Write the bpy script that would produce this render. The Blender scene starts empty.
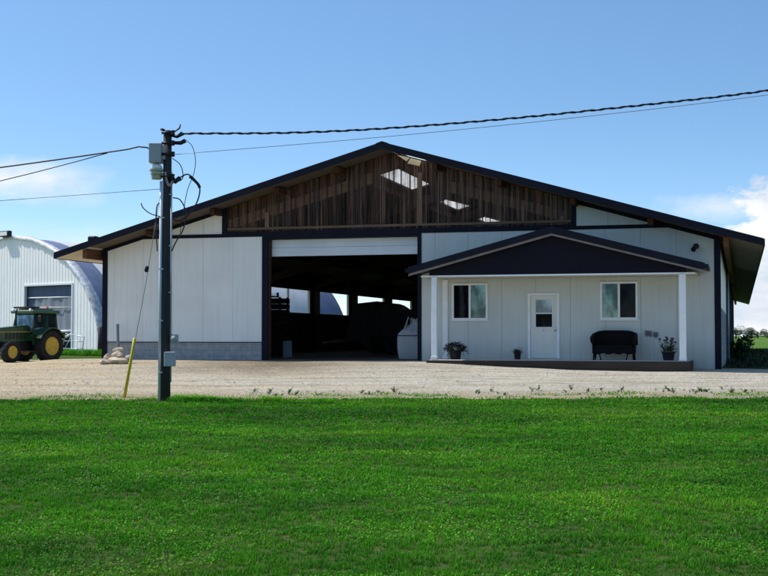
import bpy, math, random
import numpy as np
from mathutils import Vector, Matrix, noise as mnoise

R = math.radians
rng = random.Random(11)
nrg = np.random.default_rng(5)
scene = bpy.context.scene
col = scene.collection

# ------------------------------------------------------------------ helpers
def link(o, parent=None):
    col.objects.link(o)
    if parent is not None:
        o.parent = parent
    return o

def tag(o, label=None, cat=None, group=None, kind=None):
    if label: o["label"] = label
    if cat: o["category"] = cat
    if group: o["group"] = group
    if kind: o["kind"] = kind
    return o

def empty(name, loc=(0, 0, 0), rz=0.0, label=None, cat=None, group=None):
    o = bpy.data.objects.new(name, None)
    o.empty_display_size = 0.2
    link(o)
    o.location = loc
    o.rotation_euler = (0, 0, rz)
    return tag(o, label, cat, group)

class MB:
    """collects shapes and links them as ONE mesh object"""
    def __init__(s):
        s.v = []; s.f = []; s.m = []; s.sm = []; s.mi = 0; s.smooth = False
    def face(s, idx):
        s.f.append(tuple(idx)); s.m.append(s.mi); s.sm.append(s.smooth)
    def add(s, vs, fs):
        b = len(s.v)
        s.v.extend([tuple(p) for p in vs])
        for f in fs: s.face([b + i for i in f])
    def box(s, x0, x1, y0, y1, z0, z1):
        if x0 > x1: x0, x1 = x1, x0
        if y0 > y1: y0, y1 = y1, y0
        if z0 > z1: z0, z1 = z1, z0
        s.add([(x0,y0,z0),(x1,y0,z0),(x1,y1,z0),(x0,y1,z0),(x0,y0,z1),(x1,y0,z1),(x1,y1,z1),(x0,y1,z1)],
              [(0,3,2,1),(4,5,6,7),(0,1,5,4),(1,2,6,5),(2,3,7,6),(3,0,4,7)])
    def rbox(s, x0, x1, y0, y1, z0, z1, b=0.01):
        """box with chamfered edges"""
        cx, cy, cz = (x0+x1)/2, (y0+y1)/2, (z0+z1)/2
        hx, hy, hz = abs(x1-x0)/2, abs(y1-y0)/2, abs(z1-z0)/2
        b = min(b, hx*.49, hy*.49, hz*.49)
        vs = []; idx = {}
        for sx in (-1,1):
            for sy in (-1,1):
                for sz in (-1,1):
                    for ax in range(3):
                        p = [cx+sx*(hx-b), cy+sy*(hy-b), cz+sz*(hz-b)]
                        p[ax] += (sx,sy,sz)[ax]*b
                        idx[(sx,sy,sz,ax)] = len(vs); vs.append(p)
        fs = []
        for ax in range(3):
            o1, o2 = [a for a in range(3) if a != ax]
            for sg in (-1,1):
                q = []
                for a, c in ((-1,-1),(1,-1),(1,1),(-1,1)):
                    k = [0,0,0]; k[ax]=sg; k[o1]=a; k[o2]=c
                    q.append(idx[(*k, ax)])
                flip = (sg < 0) != (ax == 1)
                fs.append(q[::-1] if flip else q)
        for ax in range(3):
            o1, o2 = [a for a in range(3) if a != ax]
            for a in (-1,1):
                for c in (-1,1):
                    k0=[0,0,0]; k1=[0,0,0]
                    k0[ax]=-1; k1[ax]=1; k0[o1]=k1[o1]=a; k0[o2]=k1[o2]=c
                    fs.append([idx[(*k0,o1)], idx[(*k1,o1)], idx[(*k1,o2)], idx[(*k0,o2)]])
        for sx in (-1,1):
            for sy in (-1,1):
                for sz in (-1,1):
                    fs.append([idx[(sx,sy,sz,a)] for a in range(3)])
        s.add(vs, fs)
    def prism(s, poly, y0, y1):
        """polygon in (x,z) extruded along y"""
        n = len(poly)
        vs = [(p[0], y0, p[1]) for p in poly] + [(p[0], y1, p[1]) for p in poly]
        fs = [tuple(range(n)), tuple(range(2*n-1, n-1, -1))]
        for i in range(n):
            j = (i+1) % n
            fs.append((i, i+n, j+n, j))
        s.add(vs, fs)
    def prism_x(s, poly, x0, x1):
        """polygon in (y,z) extruded along x"""
        n = len(poly)
        vs = [(x0, p[0], p[1]) for p in poly] + [(x1, p[0], p[1]) for p in poly]
        fs = [tuple(range(n)), tuple(range(2*n-1, n-1, -1))]
        for i in range(n):
            j = (i+1) % n
            fs.append((i, i+n, j+n, j))
        s.add(vs, fs)
    def tube(s, pts, r, n=8, caps=True):
        pts = [Vector(p) for p in pts]
        rs = r if isinstance(r, (list, tuple)) else [r]*len(pts)
        b = len(s.v)
        prev = None
        for i, p in enumerate(pts):
            t = (pts[min(i+1, len(pts)-1)] - pts[max(i-1, 0)]).normalized()
            if prev is None:
                a = Vector((0,0,1)) if abs(t.z) < .9 else Vector((1,0,0))
                nx = t.cross(a).normalized()
            else:
                nx = (prev - t*prev.dot(t)).normalized()
            prev = nx
            ny = t.cross(nx)
            for k in range(n):
                a = 2*math.pi*k/n
                s.v.append(tuple(p + nx*math.cos(a)*rs[i] + ny*math.sin(a)*rs[i]))
        sm = s.smooth; s.smooth = True
        for i in range(len(pts)-1):
            for k in range(n):
                k2 = (k+1) % n
                s.face((b+i*n+k, b+i*n+k2, b+(i+1)*n+k2, b+(i+1)*n+k))
        s.smooth = False
        if caps:
            s.face([b+k for k in range(n)][::-1])
            s.face([b+(len(pts)-1)*n+k for k in range(n)])
        s.smooth = sm
    def lathe(s, prof, c=(0,0,0), axis='z', n=24):
        """profile [(r,h)] turned about an axis"""
        b = len(s.v)
        for r, h in prof:
            for k in range(n):
                a = 2*math.pi*k/n
                x, y = r*math.cos(a), r*math.sin(a)
                if axis == 'z': p = (c[0]+x, c[1]+y, c[2]+h)
                elif axis == 'y': p = (c[0]+x, c[1]+h, c[2]+y)
                else: p = (c[0]+h, c[1]+x, c[2]+y)
                s.v.append(p)
        sm = s.smooth; s.smooth = True
        for i in range(len(prof)-1):
            for k in range(n):
                k2 = (k+1) % n
                s.face((b+i*n+k, b+i*n+k2, b+(i+1)*n+k2, b+(i+1)*n+k))
        s.smooth = False
        if prof[0][0] > 1e-6: s.face([b+k for k in range(n)][::-1])
        if prof[-1][0] > 1e-6: s.face([b+(len(prof)-1)*n+k for k in range(n)])
        s.smooth = sm
    def quad(s, a, b_, c, d):
        s.add([a, b_, c, d], [(0,1,2,3)])
    def leaf(s, p, d, up, L, w):
        """a pointed leaf with a fold"""
        d = Vector(d).normalized(); up = Vector(up)
        sd = d.cross(up)
        if sd.length < 1e-4: sd = Vector((1,0,0))
        sd.normalize(); nn = sd.cross(d)
        p = Vector(p)
        s.add([p, p+d*L*.45+sd*w*.5+nn*w*.12, p+d*L, p+d*L*.45-sd*w*.5+nn*w*.12, p+d*L*.5-nn*w*.05],
              [(0,1,4),(1,2,4),(2,3,4),(3,0,4)])
    def build(s, name, mats, parent=None, normals=True):
        me = bpy.data.meshes.new(name)
        me.from_pydata(s.v, [], s.f)
        if not isinstance(mats, (list, tuple)): mats = [mats]
        for m in mats: me.materials.append(m)
        me.polygons.foreach_set("material_index", s.m)
        me.polygons.foreach_set("use_smooth", s.sm)
        me.update()
        if normals:
            import bmesh
            bm = bmesh.new(); bm.from_mesh(me)
            bmesh.ops.recalc_face_normals(bm, faces=bm.faces)
            bm.to_mesh(me); bm.free()
        o = bpy.data.objects.new(name, me)
        return link(o, parent)

# ------------------------------------------------------------------ materials
def nt_new(name):
    m = bpy.data.materials.new(name); m.use_nodes = True
    nt = m.node_tree; nt.nodes.clear()
    out = nt.nodes.new("ShaderNodeOutputMaterial")
    return m, nt, out

def N(nt, t, **kw):
    n = nt.nodes.new(t)
    for k, v in kw.items():
        if k.startswith("i_"):
            n.inputs[k[2:].replace("_", " ")].default_value = v
        else:
            setattr(n, k, v)
    return n

def L(nt, a, b): nt.links.new(a, b)

def math_node(nt, op, a, b=None, clamp=False):
    n = nt.nodes.new("ShaderNodeMath"); n.operation = op; n.use_clamp = clamp
    for i, x in enumerate((a, b)):
        if x is None: continue
        if isinstance(x, (int, float)): n.inputs[i].default_value = x
        else: nt.links.new(x, n.inputs[i])
    return n.outputs[0]

def ramp(nt, fac, stops):
    n = nt.nodes.new("ShaderNodeValToRGB")
    cr = n.color_ramp
    while len(cr.elements) < len(stops): cr.elements.new(0.5)
    for e, (p, c) in zip(cr.elements, stops):
        e.position = p; e.color = (*c, 1) if len(c) == 3 else c
    nt.links.new(fac, n.inputs[0])
    return n.outputs[0]

def noise_tex(nt, vec, scale, detail=4, rough=.55):
    n = nt.nodes.new("ShaderNodeTexNoise")
    n.inputs["Scale"].default_value = scale; n.inputs["Detail"].default_value = detail
    n.inputs["Roughness"].default_value = rough
    nt.links.new(vec, n.inputs["Vector"])
    return n.outputs["Fac"]

def mapping(nt, vec, scale=(1,1,1), loc=(0,0,0)):
    n = nt.nodes.new("ShaderNodeMapping")
    n.inputs["Scale"].default_value = scale; n.inputs["Location"].default_value = loc
    nt.links.new(vec, n.inputs["Vector"])
    return n.outputs[0]

def mixc(nt, fac, a, b, typ='MIX'):
    n = nt.nodes.new("ShaderNodeMix"); n.data_type = 'RGBA'; n.blend_type = typ
    for sock, x in ((n.inputs[0], fac), (n.inputs[6], a), (n.inputs[7], b)):
        if isinstance(x, (int, float)): sock.default_value = x
        elif isinstance(x, tuple): sock.default_value = (*x, 1) if len(x) == 3 else x
        else: nt.links.new(x, sock)
    return n.outputs[2]

def bsdf(nt, out, color, rough=.6, metal=0.0, spec=.4, normal=None):
    p = nt.nodes.new("ShaderNodeBsdfPrincipled")
    if isinstance(color, tuple): p.inputs["Base Color"].default_value = (*color, 1)
    else: nt.links.new(color, p.inputs["Base Color"])
    if isinstance(rough, (int, float)): p.inputs["Roughness"].default_value = rough
    else: nt.links.new(rough, p.inputs["Roughness"])
    p.inputs["Metallic"].default_value = metal
    p.inputs["Specular IOR Level"].default_value = spec
    if normal is not None: nt.links.new(normal, p.inputs["Normal"])
    nt.links.new(p.outputs[0], out.inputs[0])
    return p

def bump(nt, h, strength, dist=.02):
    n = nt.nodes.new("ShaderNodeBump")
    n.inputs["Strength"].default_value = strength; n.inputs["Distance"].default_value = dist
    nt.links.new(h, n.inputs["Height"])
    return n.outputs[0]

def oc(nt): return nt.nodes.new("ShaderNodeTexCoord").outputs["Object"]

def mat(name, c, rough=.6, var=.2, scale=2.5, metal=0.0, spec=.35, bmp=0.0, bscale=40, stretch=(1,1,1), bdist=.01):
    m, nt, out = nt_new(name)
    v = oc(nt); vv = mapping(nt, v, stretch)
    f = noise_tex(nt, vv, scale, 6, .6)
    lo = tuple(max(0, x*(1-var)) for x in c); hi = tuple(x*(1+var) for x in c)
    colr = ramp(nt, f, [(.3, lo), (.7, hi)])
    nm = None
    if bmp: nm = bump(nt, noise_tex(nt, vv, bscale, 4), bmp, bdist)
    f2 = noise_tex(nt, vv, scale*3.1, 3)
    rg = math_node(nt, 'ADD', math_node(nt, 'MULTIPLY', f2, .25), rough-.12, True)
    bsdf(nt, out, colr, rg, metal, spec, nm)
    return m

def mat_panel(name, c, pitch=.11, dirt=(.27,.23,.18), spec=.4):
    """ribbed insulated steel panel with rain streaks and splash dirt low down"""
    m, nt, out = nt_new(name)
    v = oc(nt)
    w = nt.nodes.new("ShaderNodeTexWave"); w.wave_type = 'BANDS'; w.bands_direction = 'X'; w.wave_profile = 'SIN'
    w.inputs["Scale"].default_value = .314/pitch; w.inputs["Distortion"].default_value = 0
    L(nt, v, w.inputs["Vector"])
    s1 = noise_tex(nt, mapping(nt, v, (9,9,.35)), 1.0, 5, .6)
    s2 = noise_tex(nt, v, .7, 4)
    base = ramp(nt, s2, [(.3, tuple(x*.93 for x in c)), (.7, tuple(min(1, x*1.05) for x in c))])
    base = mixc(nt, ramp(nt, s1, [(.48,(0,0,0)),(.78,(.17,.17,.17))]), base, dirt)
    sep = nt.nodes.new("ShaderNodeSeparateXYZ"); L(nt, v, sep.inputs[0])
    low = math_node(nt, 'SUBTRACT', 1.0, math_node(nt, 'MULTIPLY', math_node(nt, 'SUBTRACT', sep.outputs[2], .25), 1.3), True)
    low = math_node(nt, 'MULTIPLY', math_node(nt, 'MULTIPLY', low, s1), .55, True)
    base = mixc(nt, low, base, dirt)
    oil = noise_tex(nt, mapping(nt, v, (1,1,.6)), 1.6, 2)
    h = math_node(nt, 'ADD', math_node(nt, 'MULTIPLY', w.outputs["Fac"], .35), math_node(nt, 'MULTIPLY', oil, 1.6))
    bsdf(nt, out, base, .45, 0, spec, bump(nt, h, .25, .01))
    return m

def mat_wood(name, c, axis=0, rough=.75, var=.45):
    st = [9, 9, 9]; st[axis] = .6
    m, nt, out = nt_new(name)
    v = oc(nt)
    f = noise_tex(nt, mapping(nt, v, tuple(st)), 2.2, 8, .65)
    f2 = noise_tex(nt, v, .8, 3)
    lo = tuple(x*(1-var) for x in c); hi = tuple(min(1, x*(1+var)) for x in c)
    cc = ramp(nt, f, [(.25, lo), (.75, hi)])
    cc = mixc(nt, math_node(nt, 'MULTIPLY', f2, .5), cc, tuple(x*.5 for x in c))
    bsdf(nt, out, cc, rough, 0, .2, bump(nt, f, .4, .01))
    return m

def mat_leaf(name, c, var=.45, trans=.35, scale=2.0, gloss=.35):
    m, nt, out = nt_new(name)
    v = oc(nt)
    geo = nt.nodes.new("ShaderNodeNewGeometry")
    f = noise_tex(nt, v, scale, 4)
    f = math_node(nt, 'ADD', math_node(nt, 'MULTIPLY', f, .6), math_node(nt, 'MULTIPLY', geo.outputs["Random Per Island"], .4))
    cc = ramp(nt, f, [(.25, tuple(x*(1-var) for x in c)), (.75, (c[0]*(1+var*1.4), c[1]*(1+var), c[2]*(1+var)))])
    d = nt.nodes.new("ShaderNodeBsdfPrincipled")
    L(nt, cc, d.inputs["Base Color"]); d.inputs["Roughness"].default_value = .55; d.inputs["Specular IOR Level"].default_value = gloss
    t = nt.nodes.new("ShaderNodeBsdfTranslucent")
    L(nt, mixc(nt, 1.0, cc, (1.0, 1.15, .5), 'MULTIPLY'), t.inputs[0])
    mx = nt.nodes.new("ShaderNodeMixShader"); mx.inputs[0].default_value = trans
    L(nt, d.outputs[0], mx.inputs[1]); L(nt, t.outputs[0], mx.inputs[2]); L(nt, mx.outputs[0], out.inputs[0])
    return m

def mat_pane(name, refl, tint, inner):
    """window glass: dark room behind plus a mirror share mottled to imitate reflected trees"""
    m, nt, out = nt_new(name)
    d = nt.nodes.new("ShaderNodeBsdfPrincipled")
    v = oc(nt)
    cc = ramp(nt, noise_tex(nt, v, 2.2, 3), [(.35, tuple(x*.5 for x in inner)), (.65, tuple(x*1.4 for x in inner))])
    L(nt, cc, d.inputs["Base Color"]); d.inputs["Roughness"].default_value = .6; d.inputs["Specular IOR Level"].default_value = .03
    g = nt.nodes.new("ShaderNodeBsdfGlossy"); g.inputs[0].default_value = (*tint, 1); g.inputs["Roughness"].default_value = .03
    L(nt, bump(nt, noise_tex(nt, v, 1.2, 2), .15, .02), g.inputs["Normal"])
    mx = nt.nodes.new("ShaderNodeMixShader")
    rv = ramp(nt, noise_tex(nt, mapping(nt, v, (1.6,1.6,.9)), 1.0, 4, .6), [(.40,(refl*.30,)*3),(.60,(refl*1.25,)*3)])  # tree reflections painted as noise in the mirror share
    L(nt, rv, mx.inputs[0])
    L(nt, d.outputs[0], mx.inputs[1]); L(nt, g.outputs[0], mx.inputs[2]); L(nt, mx.outputs[0], out.inputs[0])
    return m

def mat_sheet(name, c, trans=.5, rough=.6):
    """translucent fabric or fibreglass"""
    m, nt, out = nt_new(name)
    v = oc(nt)
    f = noise_tex(nt, v, 1.4, 5)
    cc = ramp(nt, f, [(.3, tuple(x*.85 for x in c)), (.7, c)])
    d = nt.nodes.new("ShaderNodeBsdfPrincipled"); L(nt, cc, d.inputs["Base Color"]); d.inputs["Roughness"].default_value = rough
    t = nt.nodes.new("ShaderNodeBsdfTranslucent"); L(nt, cc, t.inputs[0])
    mx = nt.nodes.new("ShaderNodeMixShader"); mx.inputs[0].default_value = trans
    L(nt, d.outputs[0], mx.inputs[1]); L(nt, t.outputs[0], mx.inputs[2]); L(nt, mx.outputs[0], out.inputs[0])
    return m

def mat_block(name):
    m, nt, out = nt_new(name)
    v = oc(nt)
    sep = nt.nodes.new("ShaderNodeSeparateXYZ"); L(nt, v, sep.inputs[0])
    cmb = nt.nodes.new("ShaderNodeCombineXYZ"); L(nt, sep.outputs[0], cmb.inputs[0]); L(nt, sep.outputs[2], cmb.inputs[1])
    b = nt.nodes.new("ShaderNodeTexBrick"); L(nt, cmb.outputs[0], b.inputs["Vector"])
    b.inputs["Scale"].default_value = 1.0; b.inputs["Brick Width"].default_value = .4; b.inputs["Row Height"].default_value = .2
    b.inputs["Mortar Size"].default_value = .008; b.inputs["Color1"].default_value = (.42,.43,.43,1)
    b.inputs["Color2"].default_value = (.33,.34,.35,1); b.inputs["Mortar"].default_value = (.18,.18,.18,1)
    f = noise_tex(nt, v, 5, 6)
    cc = mixc(nt, .5, b.outputs[0], ramp(nt, f, [(.3,(.17,.17,.17)),(.7,(.40,.40,.40))]))
    bsdf(nt, out, cc, .85, 0, .2, bump(nt, b.outputs["Fac"], -.6, .01))
    return m

def mat_glazing(name):
    """old clear ribbed sheet: see-through, with brown grime running down in streaks"""
    m, nt, out = nt_new(name)
    v = oc(nt)
    s1 = noise_tex(nt, mapping(nt, v, (7,7,.22)), 1.0, 6, .65)
    s2 = noise_tex(nt, mapping(nt, v, (26,26,.5)), 1.0, 3, .6)
    s = math_node(nt, 'ADD', math_node(nt, 'MULTIPLY', s1, .7), math_node(nt, 'MULTIPLY', s2, .3))
    sp = nt.nodes.new("ShaderNodeSeparateXYZ"); L(nt, v, sp.inputs[0])
    um = math_node(nt, 'MINIMUM', sp.outputs[0], math_node(nt, 'SUBTRACT', 21.0, sp.outputs[0]))
    below = math_node(nt, 'SUBTRACT', math_node(nt, 'ADD', math_node(nt, 'MULTIPLY', um, .2852), 4.15), sp.outputs[2])
    rise = math_node(nt, 'SUBTRACT', 1.0, math_node(nt, 'MULTIPLY', below, .62), True)
    s = math_node(nt, 'ADD', s, math_node(nt, 'MULTIPLY', rise, .10))
    fac = ramp(nt, s, [(.40,(.03,.03,.03)),(.53,(.20,.20,.20)),(.66,(.66,.66,.66))])
    d = nt.nodes.new("ShaderNodeBsdfPrincipled")
    L(nt, ramp(nt, s2, [(.36,(.008,.007,.012)),(.60,(.25,.115,.058))]), d.inputs["Base Color"]); d.inputs["Roughness"].default_value = .45
    t = nt.nodes.new("ShaderNodeBsdfTransparent"); t.inputs[0].default_value = (.80,.79,.78,1)
    mx = nt.nodes.new("ShaderNodeMixShader"); L(nt, fac, mx.inputs[0])
    L(nt, t.outputs[0], mx.inputs[1]); L(nt, d.outputs[0], mx.inputs[2]); L(nt, mx.outputs[0], out.inputs[0])
    return m

def mat_gravel(name):
    m, nt, out = nt_new(name)
    v = oc(nt)
    at = nt.nodes.new("ShaderNodeAttribute"); at.attribute_name = "edge"
    big = noise_tex(nt, mapping(nt, v, (.12,.30,1)), 1.0, 5, .6)
    mid = noise_tex(nt, mapping(nt, v, (.8,1.3,1)), 1.0, 8, .7)
    trk = noise_tex(nt, mapping(nt, v, (.22,1.3,1), (7,3,0)), 1.0, 5, .65)
    vor = nt.nodes.new("ShaderNodeTexVoronoi"); vor.inputs["Scale"].default_value = 24; L(nt, v, vor.inputs["Vector"])
    fine = noise_tex(nt, mapping(nt, v, (1,.55,1)), 26, 6, .8)
    sepv = nt.nodes.new("ShaderNodeSeparateXYZ"); L(nt, v, sepv.inputs[0])
    cc = ramp(nt, mid, [(.30,(.33,.30,.25)),(.48,(.47,.445,.395)),(.72,(.56,.54,.495))])
    # sandier to the left
    lf = math_node(nt, 'ADD', math_node(nt, 'MULTIPLY', sepv.outputs[0], -.075), math_node(nt, 'SUBTRACT', math_node(nt, 'MULTIPLY', big, 1.6), .75), True)
    cc = mixc(nt, math_node(nt, 'MULTIPLY', lf, .72, True), cc, (.52,.405,.245))
    # churned earth in front of the bay
    ty = math_node(nt, 'MULTIPLY', math_node(nt, 'SUBTRACT', sepv.outputs[1], 34.5), .22, True)
    tx = math_node(nt, 'SUBTRACT', 1.0, math_node(nt, 'MULTIPLY', math_node(nt, 'ABSOLUTE', math_node(nt, 'ADD', sepv.outputs[0], 3.5)), .16), True)
    earth = math_node(nt, 'MULTIPLY', math_node(nt, 'MULTIPLY', ty, tx), 1.0)
    em = ramp(nt, math_node(nt, 'ADD', mid, math_node(nt, 'MULTIPLY', earth, .25)), [(.50,(0,0,0)),(.68,(.9,.9,.9))])
    cc = mixc(nt, math_node(nt, 'MULTIPLY', em, earth), cc, (.17,.135,.10))
    cc = mixc(nt, ramp(nt, trk, [(.52,(0,0,0)),(.66,(.62,.62,.62))]), cc, (.27,.225,.165))
    # wheel tracks sweeping along the yard
    ws = noise_tex(nt, mapping(nt, v, (.09,.12,1), (2,5,0)), 1.0, 2, .5)
    ph = math_node(nt, 'ADD', math_node(nt, 'MULTIPLY', sepv.outputs[1], 2.9), math_node(nt, 'MULTIPLY', ws, 17.0))
    tk = ramp(nt, math_node(nt, 'SINE', ph), [(.62,(0,0,0)),(.90,(.42,.42,.42))])
    cc = mixc(nt, math_node(nt, 'MULTIPLY', tk, mid), cc, (.20,.17,.13))
    # tan soil at the lawn edge
    eg = math_node(nt, 'SUBTRACT', 1.0, math_node(nt, 'MULTIPLY', math_node(nt, 'SUBTRACT', at.outputs["Fac"], math_node(nt, 'MULTIPLY', mid, 2.2)), .7), True)
    cc = mixc(nt, math_node(nt, 'MULTIPLY', eg, .75), cc, (.34,.285,.185))
    cc = mixc(nt, .5, cc, ramp(nt, vor.outputs["Color"], [(.1,(.15,.14,.13)),(.9,(.80,.78,.74))]), 'OVERLAY')
    cc = mixc(nt, ramp(nt, fine, [(.56,(0,0,0)),(.70,(.75,.75,.75))]), cc, (.15,.13,.105))
    cc = mixc(nt, 1.0, cc, (1.12,1.10,1.03), 'MULTIPLY')
    h = math_node(nt, 'ADD', vor.outputs["Distance"], math_node(nt, 'MULTIPLY', fine, 1.2))
    bsdf(nt, out, cc, .9, 0, .1, bump(nt, h, .8, .05))
    return m

def mat_ground(name):
    m, nt, out = nt_new(name)
    v = oc(nt)
    f = noise_tex(nt, v, .35, 6, .6); g = noise_tex(nt, v, 9, 5, .7)
    cc = ramp(nt, f, [(.3,(.018,.050,.009)),(.55,(.035,.075,.013)),(.75,(.07,.085,.025))])
    cc = mixc(nt, ramp(nt, g, [(.45,(0,0,0)),(.75,(.6,.6,.6))]), cc, (.16,.13,.06))
    far = noise_tex(nt, mapping(nt, v, (.006,.03,1)), 1.0, 5, .6)
    fc = ramp(nt, far, [(.3,(.055,.125,.020)),(.6,(.095,.170,.030)),(.8,(.13,.18,.05))])
    sep = nt.nodes.new("ShaderNodeSeparateXYZ"); L(nt, v, sep.inputs[0])
    df = math_node(nt, 'MULTIPLY', math_node(nt, 'SUBTRACT', sep.outputs[1], 55.0), .02, True)
    cc = mixc(nt, df, cc, fc)
    bsdf(nt, out, cc, .95, 0, .05, bump(nt, g, .8, .06))
    return m

def mat_grass(name):
    m, nt, out = nt_new(name)
    v = oc(nt)
    at = nt.nodes.new("ShaderNodeAttribute"); at.attribute_name = "shade"
    tip = nt.nodes.new("ShaderNodeAttribute"); tip.attribute_name = "tip"
    f1 = noise_tex(nt, mapping(nt, v, (.15,.24,0)), 1.0, 4, .6)
    f2 = noise_tex(nt, mapping(nt, v, (1.1,1.5,0)), 1.0, 5, .65)
    f3 = noise_tex(nt, mapping(nt, v, (9,9,0)), 1.0, 3, .6)
    f = math_node(nt, 'ADD', math_node(nt, 'ADD', math_node(nt, 'MULTIPLY', f1, .55), math_node(nt, 'MULTIPLY', f2, .27)), math_node(nt, 'MULTIPLY', f3, .18))
    cc = ramp(nt, f, [(.38,(.020,.105,.009)),(.45,(.042,.205,.011)),(.53,(.088,.325,.014)),(.62,(.200,.415,.026))])
    fo = noise_tex(nt, mapping(nt, v, (.35,.6,0), (3,9,0)), 1.0, 5, .6)
    cc = mixc(nt, ramp(nt, fo, [(.56,(0,0,0)),(.72,(.40,.40,.40))]), cc, (.17,.20,.04))
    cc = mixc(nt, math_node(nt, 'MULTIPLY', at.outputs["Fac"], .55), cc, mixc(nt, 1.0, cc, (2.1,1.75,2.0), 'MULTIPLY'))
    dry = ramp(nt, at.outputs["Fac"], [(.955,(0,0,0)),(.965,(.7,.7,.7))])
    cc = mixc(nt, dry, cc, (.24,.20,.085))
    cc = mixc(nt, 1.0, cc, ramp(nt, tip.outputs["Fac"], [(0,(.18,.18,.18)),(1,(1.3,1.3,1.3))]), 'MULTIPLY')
    d = nt.nodes.new("ShaderNodeBsdfPrincipled"); L(nt, cc, d.inputs["Base Color"])
    d.inputs["Roughness"].default_value = .55; d.inputs["Specular IOR Level"].default_value = .10
    t = nt.nodes.new("ShaderNodeBsdfTranslucent"); L(nt, mixc(nt, 1.0, cc, (1.0,1.15,.6), 'MULTIPLY'), t.inputs[0])
    mx = nt.nodes.new("ShaderNodeMixShader"); mx.inputs[0].default_value = .33
    L(nt, d.outputs[0], mx.inputs[1]); L(nt, t.outputs[0], mx.inputs[2]); L(nt, mx.outputs[0], out.inputs[0])
    return m

def mat_wicker(name):
    m, nt, out = nt_new(name)
    v = oc(nt)
    w = nt.nodes.new("ShaderNodeTexWave"); w.bands_direction = 'Z'; w.inputs["Scale"].default_value = 14; w.inputs["Distortion"].default_value = 1.0
    L(nt, v, w.inputs["Vector"])
    w2 = nt.nodes.new("ShaderNodeTexWave"); w2.bands_direction = 'X'; w2.inputs["Scale"].default_value = 14; L(nt, v, w2.inputs["Vector"])
    h = math_node(nt, 'MULTIPLY', w.outputs["Fac"], w2.outputs["Fac"])
    bsdf(nt, out, ramp(nt, h, [(.1,(.002,.002,.004)),(.9,(.012,.010,.011))]), .6, 0, .15, bump(nt, h, .8, .012))
    return m

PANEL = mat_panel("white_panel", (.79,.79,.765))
PANEL_SHADE = mat_panel("white_panel_shaded", (.545,.575,.555))  # darker copy of the white panel, the wall's shade put into its colour
TRIM = mat("navy_trim", (.007,.008,.018), .6, .25, 2, spec=.12)
ROOFSTEEL = mat("navy_roof_steel", (.007,.008,.018), .55, .25, 1.5, spec=.15)
PORCHSTEEL = mat_panel("navy_siding", (.010,.009,.017), .2, (.014,.013,.018), .08)
BLOCK = mat_block("concrete_block")
WOOD = mat_wood("brown_timber", (.15,.065,.032), 1)
WOODV = mat_wood("brown_stud", (.42,.25,.15), 2)
WOODX = mat_wood("brown_rafter", (.24,.13,.08), 0)
PURL = mat_wood("purlin_timber", (.075,.034,.020), 1)
GABLEW_LIT = mat_wood("gable_timber_lit", (.62,.40,.27), 0)  # timber lightened to stand in for light through the translucent roof
GABLEV = mat_wood("gable_stud_timber", (.75,.54,.40), 2)
OUTW = mat_wood("weathered_sill", (.16,.105,.075), 0)
OUTV = mat_wood("weathered_stud", (.20,.125,.085), 2)
FRAMEW = mat_wood("dark_frame_timber", (.045,.030,.022), 0)  # timber darkened so the frames look unlit in the bay
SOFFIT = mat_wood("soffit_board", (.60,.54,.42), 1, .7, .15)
DECKWOOD = mat_wood("roof_deck_board", (.050,.034,.026), 0)  # boards darkened so the roof underside looks unlit
GLAZE = mat_glazing("gable_glazing")
RIB = mat("glazing_rib", (.020,.016,.017), .5, .5, 1.2, stretch=(8,8,.3))
RIBL = mat("glazing_rib_pale", (.16,.12,.09), .5, .5, 1.2, stretch=(8,8,.3))
SKYL = mat_sheet("skylight_sheet", (.97,.98,.98), .95)
CREAM = mat_sheet("cream_sheet", (.95,.86,.66), .6)
WHITE = mat("white_paint", (.78,.80,.82), .4, .06, 3)
DOORPAINT = mat("door_paint", (.70,.70,.66), .45, .05, 2)
GREYDOOR = mat("overhead_door_grey", (.60,.65,.70), .45, .08, 1)
PANE_B = mat_pane("pane_reflecting", .24, (.42,.58,.60), (.022,.045,.048))
PANE_D = mat_pane("pane_screened", .012, (.6,.7,.8), (.002,.002,.005))
CONC = mat("concrete", (.50,.47,.43), .85, .2, 2, bmp=.4, bscale=30)
DARKWOOD = mat_wood("sleeper", (.055,.042,.032), 0)
INTDARK = mat("interior_dark", (.016,.014,.014), .9, .4, .6)  # near-black, the bay's darkness put into the colour
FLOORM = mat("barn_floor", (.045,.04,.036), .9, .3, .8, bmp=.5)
CURTAIN = mat("curtain_blue", (.055,.070,.095), .7, .3, 1, stretch=(1,1,.3))
GREYSTEEL = mat("galvanised_steel", (.45,.47,.49), .4, .2, 3, metal=.4)
BLACK = mat("black_plastic", (.012,.012,.014), .45, .2, 4)
GREENP = mat("tractor_green", (.008,.055,.016), .35, .2, 3, spec=.5)
YELLOWP = mat("wheel_yellow", (.48,.32,.03), .45, .2, 5)
RUBBER = mat("rubber", (.014,.014,.014), .85, .4, 6, bmp=.3)
CABGLASS = mat_pane("cab_glass", .42, (.62,.80,.80), (.03,.045,.045))
POLEWOOD = mat_wood("pole_wood", (.046,.042,.047), 2)
BOXGREY = mat("box_grey", (.36,.37,.39), .5, .1, 4)
BOXDARK = mat("box_side", (.14,.16,.19), .5, .15, 4)
LAMPWHITE = mat("lamp_white", (.80,.80,.78), .35, .05, 5)
CABLE = mat("cable_black", (.012,.013,.018), .5, .2, 8)
WIRE = mat("wire_grey", (.20,.22,.26), .4, .2, 8, metal=.3)
YELLOW = mat("guard_yellow", (.56,.46,.035), .5, .2, 4)
ROCK = mat("rock", (.46,.38,.28), .9, .55, 5, bmp=.7, bscale=18, bdist=.04)
HOOPW = mat_sheet("hoop_cover_white", (.84,.86,.88), .30)
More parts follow.
